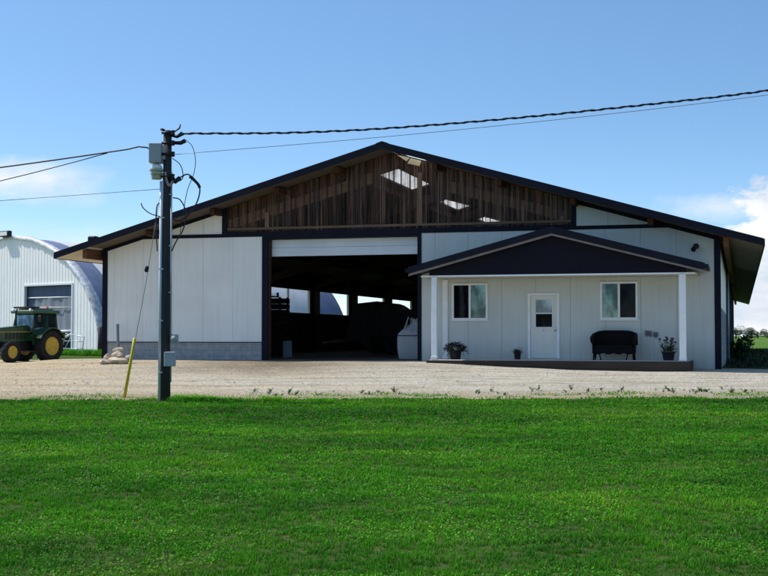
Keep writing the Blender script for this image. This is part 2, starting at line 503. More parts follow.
HOOPB = mat("hoop_cover_blue", (.13,.17,.26), .6, .2, 1)
FLASH = mat("crinkled_flashing", (.50,.52,.55), .5, .35, 5, metal=.1, bmp=.7, bscale=5, bdist=.04)
CORR = mat("white_corrugated", (.93,.92,.89), .45, .06, 1)
TARP = mat_sheet("grey_tarp", (.30,.32,.38), .2)
BAGM = mat_sheet("bulk_bag_fabric", (.50,.51,.53), .25, .8)
LEAF_D = mat_leaf("pot_leaf_dark", (.014,.026,.013), trans=.15)
LEAF_G = mat_leaf("pot_leaf_green", (.075,.085,.022))
PETAL = mat("petal_dark", (.05,.015,.05), .6, .4, 9)
PETALP = mat("petal_pink", (.07,.035,.05), .6, .4, 9)
WEED = mat_leaf("weed_leaf", (.085,.16,.04))
TREELEAF = mat_leaf("tree_leaf", (.022,.060,.016), .55)
BARK = mat_wood("bark", (.09,.07,.05), 2)
SOFFIT_SHADE = mat_wood("soffit_board_shaded", (.115,.095,.075), 1, .7, .25)  # same board as the eave, front overhang's shade put into the colour
SOFFIT_SHADE_R = mat_wood("soffit_board_shaded_right", (.20,.16,.10), 1, .7, .25)  # same board again, right eave's shade put into the colour
WICKER = mat_wicker("dark_wicker")
RUST = mat("rusty_steel", (.12,.07,.05), .8, .5, 4)
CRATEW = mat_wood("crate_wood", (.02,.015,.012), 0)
REDLAMP = mat("beacon_orange", (.75,.16,.05), .3, .1, 5)

# ------------------------------------------------------------------ terrain
YAW = .2731
E1 = (math.cos(YAW), -math.sin(YAW)); N1 = (math.sin(YAW), math.cos(YAW))
BX, BY = -9.886, 44.759
def BW(u, d, z=0.0):
    return (BX + E1[0]*u + N1[0]*d, BY + E1[1]*u + N1[1]*d, z)
def toB(x, y):
    dx, dy = x-BX, y-BY
    return dx*E1[0]+dy*E1[1], dx*N1[0]+dy*N1[1]
def sstep(a, b, x):
    t = max(0.0, min(1.0, (x-a)/(b-a))); return t*t*(3-2*t)
KN = [(-60,-.6),(8,-.5),(27.5,-.30),(30,-.235),(38,.015),(44,.05),(54,-.09),(68,.09),(100,0.0),(3000,0.0)]
def base_z(y):
    if y <= KN[0][0]: return KN[0][1]
    for (a, za), (b, zb) in zip(KN, KN[1:]):
        if y <= b: return za + (zb-za)*(y-a)/(b-a)
    return KN[-1][1]
def gz(x, y):
    z = (base_z(y-1) + base_z(y) + base_z(y+1))/3
    u, d = toB(x, y)
    pad = sstep(-4, -.5, u)*(1-sstep(10.8, 18.5, u))*sstep(-6.5, -1.2, d)*(1-sstep(70, 90, d))
    z += .20*pad
    # low sandy heap in front of the parked tractor
    z += .07*math.exp(-((x+15.5)/4.2)**2 - ((y-46.5)/2.0)**2)
    if 7 < y < 60 and abs(x) < 40:
        z += .05*mnoise.noise(Vector((x*.16, y*.16, 3.1))) + .018*mnoise.noise(Vector((x*.7, y*.7, 7.7)))
    return z

def edge_y(x):     # near edge of the gravel
    return 28.7 + .035*x + .55*mnoise.noise(Vector((x*.45, 1.3, 0))) + .22*mnoise.noise(Vector((x*1.9, 5.3, 0)))

def axis(parts):
    a = []
    for lo, hi, st in parts:
        k = lo
        while k < hi-1e-6:
            a.append(k); k += st
    a.append(parts[-1][1])
    return a
def grid_obj(name, xs, ys, zf, m, skip=None):
    X = len(xs)
    v = [(x, y, zf(x, y)) for y in ys for x in xs]
    f = []
    for j in range(len(ys)-1):
        for i in range(X-1):
            f.append((j*X+i, j*X+i+1, (j+1)*X+i+1, (j+1)*X+i))
    me = bpy.data.meshes.new(name); me.from_pydata(v, [], f); me.materials.append(m)
    me.polygons.foreach_set("use_smooth", [True]*len(f)); me.update()
    return link(bpy.data.objects.new(name, me))

xs = axis([(-3000,-400,400),(-400,-60,40),(-60,-20,4),(-20,20,.5),(20,60,4),(60,400,40),(400,3000,400)])
ys = axis([(-200,-20,30),(-20,4,3),(4,52,.5),(52,110,3),(110,400,30),(400,3600,400)])
tag(grid_obj("ground", xs, ys, gz, mat_ground("ground_soil_grass")), kind="structure")

def yard():
    xs = axis([(-60,-24,2),(-24,24,.22),(24,50,2)])
    n = 120
    v = []; f = []; ed = []
    for x in xs:
        y0 = edge_y(x) - .9 + .5*mnoise.noise(Vector((x*.8, 8.8, 0)))
        for k in range(n+1):
            t = k/n
            y = y0 + (62-y0)*t**1.25
            v.append((x, y, gz(x, y) + .025 - (.045 if k == 0 else 0))); ed.append(y-y0)
    for i in range(len(xs)-1):
        for k in range(n):
            a = i*(n+1)+k
            xm = xs[i]; ym = v[a][1]
            u, d = toB(xm, ym)
            if u > 20.9 and d > 1.0: continue            # grass beside the right wall
            if u < -.4 and d > 11: continue
            f.append((a, a+n+1, a+n+2, a+1))
    me = bpy.data.meshes.new("gravel_yard"); me.from_pydata(v, [], f); me.materials.append(mat_gravel("gravel"))
    me.polygons.foreach_set("use_smooth", [True]*len(f)); me.update()
    at = me.attributes.new("edge", 'FLOAT', 'POINT'); at.data.foreach_set("value", ed)
    return tag(link(bpy.data.objects.new("gravel_yard", me)), kind="structure")
yard()

def loose_stones():
    m = MB()
    for k in range(5200):
        y = 28.4 + 13*rng.random()**1.2; x = rng.uniform(-13, 12.5)
        if y < edge_y(x)-.3 or toB(x, y)[1] < -99 or toB(x, y)[1] > -2.2: continue
        r = rng.uniform(.010, .030)*(1.9 if rng.random() < .06 else 1)
        z = gz(x, y)+.03; a = rng.uniform(0, 6.28); c, q = math.cos(a), math.sin(a)
        pts = [(r,0,0),(0,r*.8,.1*r),(-r*.9,.1*r,0),(.1*r,-r*.7,0),(.1*r,0,r*.7)]
        m.add([(x+p[0]*c-p[1]*q, y+p[0]*q+p[1]*c, z+p[2]) for p in pts], [(0,1,4),(1,2,4),(2,3,4),(3,0,4)])
    o = m.build("loose_gravel", mat("loose_stone", (.40,.37,.33), .9, .5, 1.7), None, False)
    tag(o, "loose stones scattered over the gravel yard", "gravel", kind="stuff")
loose_stones()

# ------------------------------------------------------------------ lawn (stuff)
def grass_mesh(name, pts, h, w, lean, m, clover=None):
    """pts (n,3); five-vertex bent blades in one mesh"""
    n = len(pts)
    ang = nrg.uniform(0, 2*np.pi, n); la = nrg.uniform(0, 2*np.pi, n)
    ll = h*lean*nrg.uniform(.2, 1.0, n)
    sx, sy = np.cos(ang)*w*.5, np.sin(ang)*w*.5
    lx, ly = np.cos(la)*ll, np.sin(la)*ll
    V = np.zeros((n, 5, 3), np.float32)
    V[:,0,:] = pts; V[:,1,:] = pts; V[:,0,0] -= sx; V[:,0,1] -= sy; V[:,1,0] += sx; V[:,1,1] += sy
    V[:,0,2] -= .01; V[:,1,2] -= .01
    mid = pts.copy(); mid[:,0] += lx*.35; mid[:,1] += ly*.35; mid[:,2] += h*.6
    V[:,2,:] = mid; V[:,3,:] = mid
    V[:,2,0] += sx*.75; V[:,2,1] += sy*.75; V[:,3,0] -= sx*.75; V[:,3,1] -= sy*.75
    top = pts.copy(); top[:,0] += lx; top[:,1] += ly; top[:,2] += h*nrg.uniform(.8, 1.0, n)
    V[:,4,:] = top
    b = np.arange(n, dtype=np.int32)*5
    loops = np.stack([b, b+1, b+2, b+3, b+3, b+2, b+4], 1).ravel()
    starts = np.stack([np.arange(n)*7, np.arange(n)*7+4], 1).ravel().astype(np.int32)
    tot = np.tile(np.array([4, 3], np.int32), n)
    sh = np.repeat(nrg.uniform(0, 1, n).astype(np.float32), 5)
    tp = np.tile(np.array([0, 0, .6, .6, 1], np.float32), n)
    V = V.reshape(-1, 3)
    if clover is not None:                       # small round leaves lying in the turf
        p, r = clover
        k = len(p); a0 = nrg.uniform(0, 6.28, k)
        C = np.zeros((k, 5, 3), np.float32)
        tilt = nrg.normal(0, .35, (k, 2))
        for q in range(5):
            a = a0 + q*2*np.pi/5
            C[:,q,0] = p[:,0] + np.cos(a)*r; C[:,q,1] = p[:,1] + np.sin(a)*r
            C[:,q,2] = p[:,2] + r*(np.cos(a)*tilt[:,0] + np.sin(a)*tilt[:,1])
        off = len(V)
        loops = np.concatenate([loops, off + np.arange(k*5, dtype=np.int32)])
        starts = np.concatenate([starts, n*7 + np.arange(k, dtype=np.int32)*5])
        tot = np.concatenate([tot, np.full(k, 5, np.int32)])
        V = np.concatenate([V, C.reshape(-1, 3)])
        sh = np.concatenate([sh, np.repeat(nrg.uniform(0, .95, k).astype(np.float32), 5)])
        tp = np.concatenate([tp, np.full(k*5, .72, np.float32)])
    me = bpy.data.meshes.new(name)
    me.vertices.add(len(V)); me.vertices.foreach_set("co", V.astype(np.float32).ravel())
    me.loops.add(len(loops)); me.loops.foreach_set("vertex_index", loops.astype(np.int32))
    me.polygons.add(len(starts)); me.polygons.foreach_set("loop_start", starts.astype(np.int32))
    me.polygons.foreach_set("loop_total", tot)
    me.materials.append(m)
    for nm, arr in (("shade", sh), ("tip", tp)):
        a = me.attributes.new(nm, 'FLOAT', 'POINT'); a.data.foreach_set("value", arr)
    me.update(calc_edges=True)
    return link(bpy.data.objects.new(name, me))

GX0, GX1, GY0, GY1, GS = -26.0, 26.0, 4.0, 62.0, .5
_gx = np.arange(GX0, GX1+GS, GS); _gy = np.arange(GY0, GY1+GS, GS)
_gzs = np.array([[gz(x, y) for x in _gx] for y in _gy])
def gz_np(x, y):
    fx = np.clip((x-GX0)/GS, 0, len(_gx)-2.001); fy = np.clip((y-GY0)/GS, 0, len(_gy)-2.001)
    ix = fx.astype(int); iy = fy.astype(int); tx = fx-ix; ty = fy-iy
    return (_gzs[iy,ix]*(1-tx)*(1-ty)+_gzs[iy,ix+1]*tx*(1-ty)+_gzs[iy+1,ix]*(1-tx)*ty+_gzs[iy+1,ix+1]*tx*ty)
_ex = np.arange(-30, 30, .1); _ey = np.array([edge_y(x) for x in _ex])

def lawn():
    P = []; H = []; Wd = []
    for y0, y1, dens, h, w in ((7.0,9.5,6000,.038,.0058),(9.5,12.5,4300,.039,.0072),(12.5,16,2700,.042,.0095),(16,21,1500,.044,.013),(21,30,880,.046,.018)):
        hw = .31*y1 + 2.2
        n = int(dens*(y1-y0)*2*hw)
        x = nrg.uniform(-hw, hw, n); y = nrg.uniform(y0, y1, n)
        ez_ = np.array([mnoise.noise(Vector((a*.55, b*.9, 21.0))) for a, b in zip(x, y)])
        keep = y < np.interp(x, _ex, _ey) - .45 + 1.3*ez_ + nrg.normal(0, .32, n)
        # worn spots
        nz = np.array([mnoise.noise(Vector((a*.8, b*1.1, 9.4))) for a, b in zip(x, y)])
        keep &= ~((nz > .50) & (nrg.uniform(0, 1, n) < .5))
        cl = np.array([mnoise.noise(Vector((a*11, b*11, 1.7))) for a, b in zip(x, y)])
        keep &= nrg.uniform(0, 1, n) < np.clip(.62 + 1.5*cl, .10, 1.0)
        keep &= ~((np.hypot((x+4.75)/.55, (y-26.95)/.45) < 1) & (nrg.uniform(0, 1, n) < .75))
        x, y, nz = x[keep], y[keep], nz[keep]
        tuft = np.array([mnoise.noise(Vector((a*2.3, b*2.3, 2.2))) for a, b in zip(x, y)])
        P.append(np.stack([x, y, gz_np(x, y)], 1)); 
        H.append(h*(1+.7*np.clip(tuft, -.55, .8))*nrg.uniform(.55, 1.25, len(x))); Wd.append(np.full(len(x), w)*nrg.uniform(.7, 1.3, len(x)))
    # longer fringe at the gravel and round the pole
    n = 11000
    x = nrg.uniform(-13, 13, n); y = np.interp(x, _ex, _ey) + nrg.normal(-.25, .5, n)
    nz = np.array([mnoise.noise(Vector((a*.9, b*.9, 4.4))) for a, b in zip(x, y)])
    k = nz > .10; x, y = x[k], y[k]
    P.append(np.stack([x, y, gz_np(x, y)], 1)); H.append(nrg.uniform(.03, .09, len(x))); Wd.append(nrg.uniform(.012, .024, len(x)))
    n = 2600
    a = nrg.uniform(0, 6.28, n); r = nrg.gamma(2.0, .16, n)+.1
    x = -4.66+np.abs(np.cos(a))*r*2.2+.12; y = 27.25+np.sin(a)*r*.8
    P.append(np.stack([x, y, gz_np(x, y)], 1)); H.append(nrg.uniform(.04, .13, n)); Wd.append(nrg.uniform(.010, .02, n))
    n = 5200  # longer tufts added in a strip to suggest the pole's cast shadow
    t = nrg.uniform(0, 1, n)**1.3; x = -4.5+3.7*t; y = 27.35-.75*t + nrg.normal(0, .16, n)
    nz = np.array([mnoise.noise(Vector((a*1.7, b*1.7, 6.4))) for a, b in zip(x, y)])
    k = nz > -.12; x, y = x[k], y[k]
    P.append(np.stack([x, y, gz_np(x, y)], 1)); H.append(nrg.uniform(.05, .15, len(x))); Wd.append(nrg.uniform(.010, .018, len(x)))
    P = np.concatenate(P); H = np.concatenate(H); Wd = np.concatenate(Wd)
    n = 80000
    y = 7.0 + 15*nrg.uniform(0, 1, n)**1.5; x = nrg.uniform(-1, 1, n)*(.31*y+1.5)
    nz = np.array([mnoise.noise(Vector((q*.9, s*.9, 14.4))) for q, s in zip(x, y)])
    k = nz > -.06; x, y = x[k], y[k]
    cp = np.stack([x, y, gz_np(x, y)+nrg.uniform(.012, .036, len(x))], 1)
    r = nrg.uniform(.005, .0095, len(x))*(1+.03*(y-8))
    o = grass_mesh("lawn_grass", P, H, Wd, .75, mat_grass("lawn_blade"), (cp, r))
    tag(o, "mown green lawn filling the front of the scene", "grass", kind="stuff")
lawn()

def rough_grass():
    """uncut grass by the hoop barn and in the shade of the right wall"""
    P = []; H = []
    n = 1900
    x = nrg.uniform(-17.0, -13.8, n); y = 66.2 - (x+15.1)*.75 + nrg.normal(0, .5, n)
    P.append(np.stack([x, y, gz_np(x, np.minimum(y, 61.5))*0+np.array([gz(a,b) for a,b in zip(x,y)])], 1)); H.append(nrg.uniform(.12, .42, n))
    P = np.concatenate(P); H = np.concatenate(H)
    o = grass_mesh("rough_grass", P, H, nrg.uniform(.02, .05, len(P)), .6, bpy.data.materials["lawn_blade"])
    tag(o, "uncut green grass at the foot of the hoop barn", "grass", kind="stuff")
rough_grass()
def shade_weeds():
    P = []; H = []
    n = 9000
    u = 21.1 + nrg.uniform(0, 1, n)**1.2*16; d = 3.0 + nrg.uniform(0, 1, n)**1.4*58
    x = BX + E1[0]*u + N1[0]*d; y = BY + E1[1]*u + N1[1]*d
    P = np.stack([x, y, np.array([gz(a,b) for a,b in zip(x,y)])], 1)
    o = grass_mesh("shaded_weeds", P, nrg.uniform(.06, .28, n), nrg.uniform(.02, .05, n), .6, mat_leaf("shaded_weed_blade", (.012,.022,.010), trans=.2))  # barn's shade put into the near-black blade colour
    tag(o, "weedy growth along the right wall, coloured dark for the shade", "weeds", kind="stuff")
shade_weeds()

# ------------------------------------------------------------------ the barn
WID, HE, SL, LEN = 21.0, 4.32, .2852, 74.0
SO, FO, TH = 1.285, 1.09, .17
def top(u): return HE + SL*min(u, WID-u)
def und(u): return top(u) - TH
barn = empty("barn", (BX, BY, 0), -YAW, "long white steel barn with navy roof, open front bay and brown glazed gable", "barn")

def cut_cols(mb, edges, zb, zt, holes, d0, d1, gap=.0035):
    """panel columns between successive edges, minus rectangular holes (u0,u1,z0,z1)"""
    for a, b in zip(edges, edges[1:]):
        cuts = sorted({a, b, *[h[0] for h in holes if a < h[0] < b], *[h[1] for h in holes if a < h[1] < b]})
        for p, q in zip(cuts, cuts[1:]):
            pm = (p+q)/2
            zcur = zb(pm) if callable(zb) else zb
            segs = []
            for h in sorted([h for h in holes if h[0] < pm < h[1]], key=lambda h: h[2]):
                if h[2] > zcur: segs.append((zcur, h[2], False))
                zcur = h[3]
            segs.append((zcur, None, True))
            p1 = p + (gap if p == a else 0); q1 = q - (gap if q == b else 0)
            for z0, z1, last in segs:
                if last:
                    bu = [p1, q1]
                    if p1 < WID/2 < q1: bu = [p1, WID/2, q1]
                    tops = [(x, zt(x)) for x in bu]
                    kk = (4.46-(HE-TH))/SL
                    for xk in (kk, WID-kk):
                        if p1 < xk < q1: tops.append((xk, zt(xk)))
                    tops.sort(reverse=True)
                    if max(t[1] for t in tops) <= z0+.01: continue
                    mb.prism([(p1, z0), (q1, z0)] + tops, d0, d1)
                else:
                    mb.prism([(p1, z0), (q1, z0), (q1, z1), (p1, z1)], d0, d1)

# left front wall on its block footing
ztop = lambda u: min(4.46, und(u)-.004)
mb = MB(); cut_cols(mb, [.17,.42,1.54,2.68,3.8,4.91,5.97], .89, ztop, [], 0, .07)
mb.build("front_wall", PANEL, barn)
mb = MB(); mb.box(.05, 6.0, .012, .3, -.3, .865); mb.build("block_footing", BLOCK, barn)
mb = MB(); mb.box(.17, 5.97, -.022, .06, .868, .888); mb.build("drip_flashing", TRIM, barn)
# right front wall round the office
holes = [(12.58,13.73,1.62,2.78),(17.36,18.49,1.62,2.78),(15.06,16.04,.30,2.44)]
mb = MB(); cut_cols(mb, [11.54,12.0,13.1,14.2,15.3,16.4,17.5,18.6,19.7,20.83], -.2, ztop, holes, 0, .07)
mb.build("front_wall", PANEL_SHADE, barn)
# upper corners beside the glazing
mb = MB()
cut_cols(mb, [1.5,2.68,3.8,4.5], 4.58, lambda u: und(u)-.004, [], .004, .07)
mb.build("gable_panel", PANEL, barn)
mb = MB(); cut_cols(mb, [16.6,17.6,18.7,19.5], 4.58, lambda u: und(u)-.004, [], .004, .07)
mb.build("gable_panel", PANEL_SHADE, barn)
# liners that close the seams behind the panels
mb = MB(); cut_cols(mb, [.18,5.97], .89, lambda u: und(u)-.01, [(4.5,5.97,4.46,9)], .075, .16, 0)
mb.build("dark_wall_lining", INTDARK, barn); mb = MB()
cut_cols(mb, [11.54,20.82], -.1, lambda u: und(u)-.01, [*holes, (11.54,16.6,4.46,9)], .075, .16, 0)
mb.build("dark_wall_lining", INTDARK, barn)
# trims
mb = MB(); mb.box(-.02,.17,-.025,.17,-.25,und(0)+.01); mb.build("corner_trim", TRIM, barn)
mb = MB(); mb.box(20.83,21.02,-.025,.17,-.35,und(21)+.01); mb.build("corner_trim", TRIM, barn)
mb = MB(); mb.box(.9,5.97,-.02,.072,4.46,4.58); mb.build("band_trim", TRIM, barn)
mb = MB(); mb.box(11.54,20.1,-.02,.072,4.46,4.58); mb.build("band_trim", TRIM, barn)
mb = MB(); mb.box(5.97,11.54,-.028,.15,4.37,4.632); mb.build("door_head_trim", TRIM, barn)
mb = MB(); mb.box(4.5,5.97,-.024,.074,4.582,4.632); mb.build("band_trim", TRIM, barn)
mb = MB(); mb.box(11.54,16.6,-.024,.074,4.582,4.632); mb.build("band_trim", TRIM, barn)
mb = MB(); mb.box(5.97,6.19,-.026,.2,.1,4.368); mb.build("door_jamb", TRIM, barn)
mb = MB(); mb.box(6.192,6.235,.03,.2,.2,4.368); mb.build("jamb_timber", PURL, barn)
mb = MB(); mb.box(11.41,11.54,-.026,.2,.1,4.368); mb.build("door_jamb", TRIM, barn)
for a, b in ((4.5,4.68),(16.47,16.6)):
    mb = MB(); mb.prism([(a,4.634),(b,4.634),(b,und(b)-.002),(a,und(a)-.002)], -.02, .09); mb.build("gable_trim", TRIM, barn)
for a, b in ((.17,4.5),(16.6,20.83)):
    mb = MB(); mb.prism([(a,und(a)-.13),(b,und(b)-.13),(b,und(b)-.003),(a,und(a)-.003)], -.018, .003); mb.build("rake_trim", TRIM, barn)
# overhead door, raised, its last section hanging in the opening
mb = MB(); mb.rbox(6.24,11.405,.21,.26,3.79,4.08,.008); mb.rbox(6.24,11.405,.21,.26,4.085,4.36,.008); mb.build("overhead_door", GREYDOOR, barn)
# glazed gable
mb = MB(); mb.prism([(4.68,4.634),(16.47,4.634),(16.47,und(16.47)-.01),(10.5,und(10.5)-.01),(4.68,und(4.68)-.01)], .035, .038)
u = 4.85
while u < 16.4:
    pale = rng.random() < .12
    mb.mi = 2 if pale else 1
    w = rng.uniform(.008,.022) if not pale else .009
    mb.box(u-w, u+w, .005, .033, 4.636, und(u)-.012)
    u += rng.choice([.16,.2,.25,.3])
mb.build("gable_glazing", [GLAZE, RIB, RIBL], barn, True)
mb = MB(); mb.box(4.7,16.45,-.012,.004,4.70,4.78); mb.build("gable_sill", OUTW, barn)
for uu, w in ((6.14,.10),(11.5,.10),(14.9,.07),(16.15,.08)):
    mb = MB(); mb.box(uu-w*.75, uu+w*.75, -.014, .004, 4.782, und(uu)-(.40 if uu == 11.5 else .62)); mb.build("gable_stud", OUTV, barn)
for sgn, ue in ((0, 9.85), (1, 8.6)):
    mb = MB()
    f = (lambda x: x) if sgn == 0 else (lambda x: WID-x)
    mb.prism([(f(4.72),max(4.81,und(4.72)-.80)),(f(5.0),max(4.81,und(5.0)-.80)),(f(ue),und(ue)-.80),(f(ue),und(ue)-.44),(f(4.72),und(4.72)-.44)], .042, .13)
    mb.build("gable_rafter", GABLEW_LIT, barn)
# roof slopes with translucent strips
skyL = [(3.2,8.2),(12.6,16.6),(21.0,24.5),(30,34),(40,44),(50,54)]
skyR = [(-1.0,1.3),(14.0,18.0),(28,32),(42,46)]
def slope(side):
    f = (lambda x: x) if side == 0 else (lambda x: WID-x)
    sk = skyL if side == 0 else skyR
    a0, a1 = (9.12, 9.9) if side == 0 else (9.15, 10.25)
    mb = MB(); dk = MB()
    def strip(u0, u1, d0, d1):
        mb.prism([(f(u0),top(u0)-.055),(f(u1),top(u1)-.055),(f(u1),top(u1)),(f(u0),top(u0))], d0, d1)
        if d1 > .2 and u1 > 0:
            dk.prism([(f(max(u0,0)),top(max(u0,0))-.11),(f(u1),top(u1)-.11),(f(u1),top(u1)-.06),(f(max(u0,0)),top(max(u0,0))-.06)], max(d0,.2), d1)
    strip(-SO, a0, -FO, LEN); strip(a1, 10.5, -FO, LEN)
    c = -FO
    for s0, s1 in sk:
        strip(a0, a1, c, s0); c = s1
    strip(a0, a1, c, LEN)
    # standing seams
    d = -FO+.4
    while d < LEN:
        mb.prism([(f(-SO),top(-SO)-.002),(f(10.4),top(10.4)-.002),(f(10.4),top(10.4)+.03),(f(-SO),top(-SO)+.03)], d, d+.03); d += .9
    r = mb.build("roof_slope", ROOFSTEEL, barn)
    dk.build("roof_deck", DECKWOOD, barn)
    for s0, s1 in sk:
        k = MB(); k.prism([(f(a0),top(a0)-.04),(f(a1),top(a1)-.04),(f(a1),top(a1)-.025),(f(a0),top(a0)-.025)], s0, s1); k.build("skylight", SKYL, r)
    # fascia along rake and eave
    fa = MB(); fa.prism([(f(-SO),und(-SO)-.02),(f(10.5),und(10.5)-.02),(f(10.5),top(10.5)+.035),(f(-SO),top(-SO)+.035)], -FO-.03, -FO-.003); fa.build("rake_fascia", ROOFSTEEL, barn)
    fe = MB(); fe.box(f(-SO-.03), f(-SO-.002), -FO-.03, LEN, und(-SO)-.02, top(-SO)+.02); fe.build("eave_fascia", ROOFSTEEL, barn)
    so = MB()
    for q0, q1 in ([(0.002,10.5)] if side == 0 else [(0.002,a0),(a1,10.5)]):
        so.prism([(f(q0),und(q0)),(f(q1),und(q1)),(f(q1),und(q1)+.02),(f(q0),und(q0)+.02)], -FO, -.001)
    so.build("soffit", SOFFIT_SHADE, barn)
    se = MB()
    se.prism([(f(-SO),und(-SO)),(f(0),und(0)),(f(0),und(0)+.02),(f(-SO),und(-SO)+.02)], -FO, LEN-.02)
    se.build("eave_soffit", SOFFIT if side == 0 else SOFFIT_SHADE_R, barn)
slope(0); slope(1)
mb = MB(); mb.prism([(10.3,top(10.3)+.01),(10.5,top(10.5)+.01),(10.7,top(10.7)+.01),(10.7,top(10.7)+.05),(10.5,top(10.5)+.06),(10.3,top(10.3)+.05)], -FO-.03, LEN); mb.build("ridge_cap", ROOFSTEEL, barn)
for poly in ([(10.74,7.06),(11.17,6.94),(11.06,6.83)], [(11.20,6.93),(11.56,6.83),(11.50,6.66),(11.09,6.76)]):
    mb = MB(); mb.prism(poly, -.10, -.08); mb.build("bright_patch_plate", CREAM, barn)  # translucent plates added to make the bright patch under the peak
# little vent cowl near the left eave
mb = MB(); mb.rbox(-.12,.18,-.95,-.6,top(0)-.03,top(0)+.22,.04); mb.build("roof_vent", ROOFSTEEL, barn)
# purlins that run through and carry the front overhang
for uu in (-.2, 2.05, 4.42, 6.75, 8.85):
    for f in ((lambda x: x), (lambda x: WID-x)):
        c = f(uu)
        hh, fr_ = (.33, -FO+.12) if uu < 0 else (.21, -.72)
        mb = MB(); mb.box(c-.08, c+.08, fr_, LEN-.4, und(uu)-hh, und(uu)-.028); mb.build("purlin", WOOD if uu < 0 else PURL, barn)
# frames inside
def frame_mesh():
    mb = MB()
    for f in ((lambda x: x), (lambda x: WID-x)):
        mb.prism([(f(.25),und(.25)-.72),(f(10.5),und(10.5)-.72),(f(10.5),und(10.5)-.36),(f(.25),und(.25)-.36)], -.07, .07)
        mb.prism([(f(.25),0),(f(.55),0),(f(.55),und(.55)-.75),(f(.25),und(.25)-.75)], -.07, .07)
    return mb
fr = frame_mesh().build("timber_frame", FRAMEW, barn); fr.location = (0, 7.9, 0)
for d in (15.1,22.3,29.1,36.6,43.5,51,58,66):
    o = fr.copy(); col.objects.link(o); o.parent = barn; o.location = (0, d, 0)
# side and back walls
mb = MB(); mb.box(.0,.12,.18,8.0,-.2,und(0)-.02); mb.box(0,.12,8.0,LEN-.5,-.2,2.25); mb.box(0,.12,8.0,LEN-.5,3.42,und(0)-.02)
for d in (22.3,29.1,36.6,43.5,51,58,66): mb.box(.001,.119,d-.33,d+.33,2.25,3.42)
mb.box(.02,.1,18.78,18.88,2.25,3.42)
mb.build("side_wall", PANEL, barn)
mb = MB(); mb.box(.125,.16,.2,LEN-.6,.3,2.25); mb.box(.125,.16,.2,8.0,2.25,3.42); mb.box(.125,.16,.2,LEN-.6,3.42,und(0)-.02)  # dark sheets added over the white side wall to black out the bay
for d in (22.3,29.1,36.6,43.5,51,58,66): mb.box(.125,.16,d-.33,d+.33,2.251,3.419)
mb.build("dark_wall_lining", INTDARK, barn)
mb = MB(); mb.box(20.84,20.875,.2,LEN-.6,.3,und(21)-.02); mb.build("dark_wall_lining", INTDARK, barn)
mb = MB(); mb.box(20.9,21.0,.18,16.0,2.0,und(21)-.02); mb.build("side_wall", PANEL, barn)
mb = MB(); mb.box(20.88,20.99,.18,16.0,-.3,1.995); mb.build("side_footing", BLOCK, barn)
mb = MB(); mb.box(20.9,21.0,16.005,LEN-.5,-.3,und(21)-.02)
for d in range(18, 73, 3): mb.box(21.001,21.05,d-.05,d+.05,-.3,und(21)-.03)
mb.build("side_curtain", CURTAIN, barn)
mb = MB(); mb.tube([(21.0,17.2,3.3),(21.35,17.2,3.32),(21.5,17.2,3.25)], .045); mb.build("wall_bracket", BLACK, barn)
mb = MB(); mb.tube([(21.08,16.4,-.2),(21.08,16.4,3.9)], .05); mb.build("downpipe", GREYSTEEL, barn)
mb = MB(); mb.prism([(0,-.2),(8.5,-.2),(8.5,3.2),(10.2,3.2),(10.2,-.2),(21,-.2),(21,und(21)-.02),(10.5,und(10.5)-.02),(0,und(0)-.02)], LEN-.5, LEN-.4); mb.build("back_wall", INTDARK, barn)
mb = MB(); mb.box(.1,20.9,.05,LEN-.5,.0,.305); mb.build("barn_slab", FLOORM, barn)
mb = MB(); mb.box(11.62,11.75,.17,6,.31,3.2); mb.box(11.75,20.8,5.9,6.03,.31,3.2); mb.box(11.62,20.8,.17,6.03,3.2,3.3); mb.build("office_partition", INTDARK, barn)

# windows and door
def window(u0, u1, dark_left):
    z0, z1 = 1.60, 2.80
    fm = MB()
    t = .07
    fm.rbox(u0,u1,-.045,.06,z0,z0+t,.01); fm.rbox(u0,u1,-.045,.06,z1-t,z1,.01)
    fm.rbox(u0,u0+t,-.043,.06,z0+t,z1-t,.01); fm.rbox(u1-t,u1,-.043,.06,z0+t,z1-t,.01)
    um = (u0+u1)/2
    fm.rbox(um-.035,um+.035,-.04,.05,z0+t,z1-t,.008)
    fm.box(u0-.03,u1+.03,-.06,-.001,z0-.03,z0-.002)
    w = fm.build("window", WHITE, barn)
    for a, b, dk in ((u0+t, um-.035, dark_left), (um+.035, u1-t, not dark_left)):
        p = MB(); p.box(a, b, .0, .012, z0+t, z1-t); p.build("pane", PANE_D if dk else PANE_B, w)
window(12.56, 13.75, True); window(17.34, 18.51, False)
fm = MB()
fm.rbox(15.04,15.13,-.04,.08,.345,2.46,.01); fm.rbox(15.97,16.06,-.04,.08,.345,2.46,.01); fm.rbox(15.13,15.97,-.038,.08,2.38,2.46,.01)
fm.build("door_frame", WHITE, barn)
dm = MB()
dz = [(.38,1.36),(1.36,2.25),(2.25,2.375)]
dm.rbox(15.135,15.965,.0,.045,.38,1.36,.006); dm.rbox(15.135,15.965,.0,.045,2.26,2.376,.006)
dm.box(15.135,15.30,.0,.045,1.361,2.259); dm.box(15.82,15.965,.0,.045,1.361,2.259)
dm.box(15.30,15.82,-.006,.045,1.79,1.83)
for a, b in ((15.25,15.30),(15.82,15.87)): dm.box(a,b,-.012,-.001,1.34,2.28)
dm.box(15.30,15.82,-.012,-.001,1.34,1.375); dm.box(15.30,15.82,-.012,-.001,2.245,2.28)
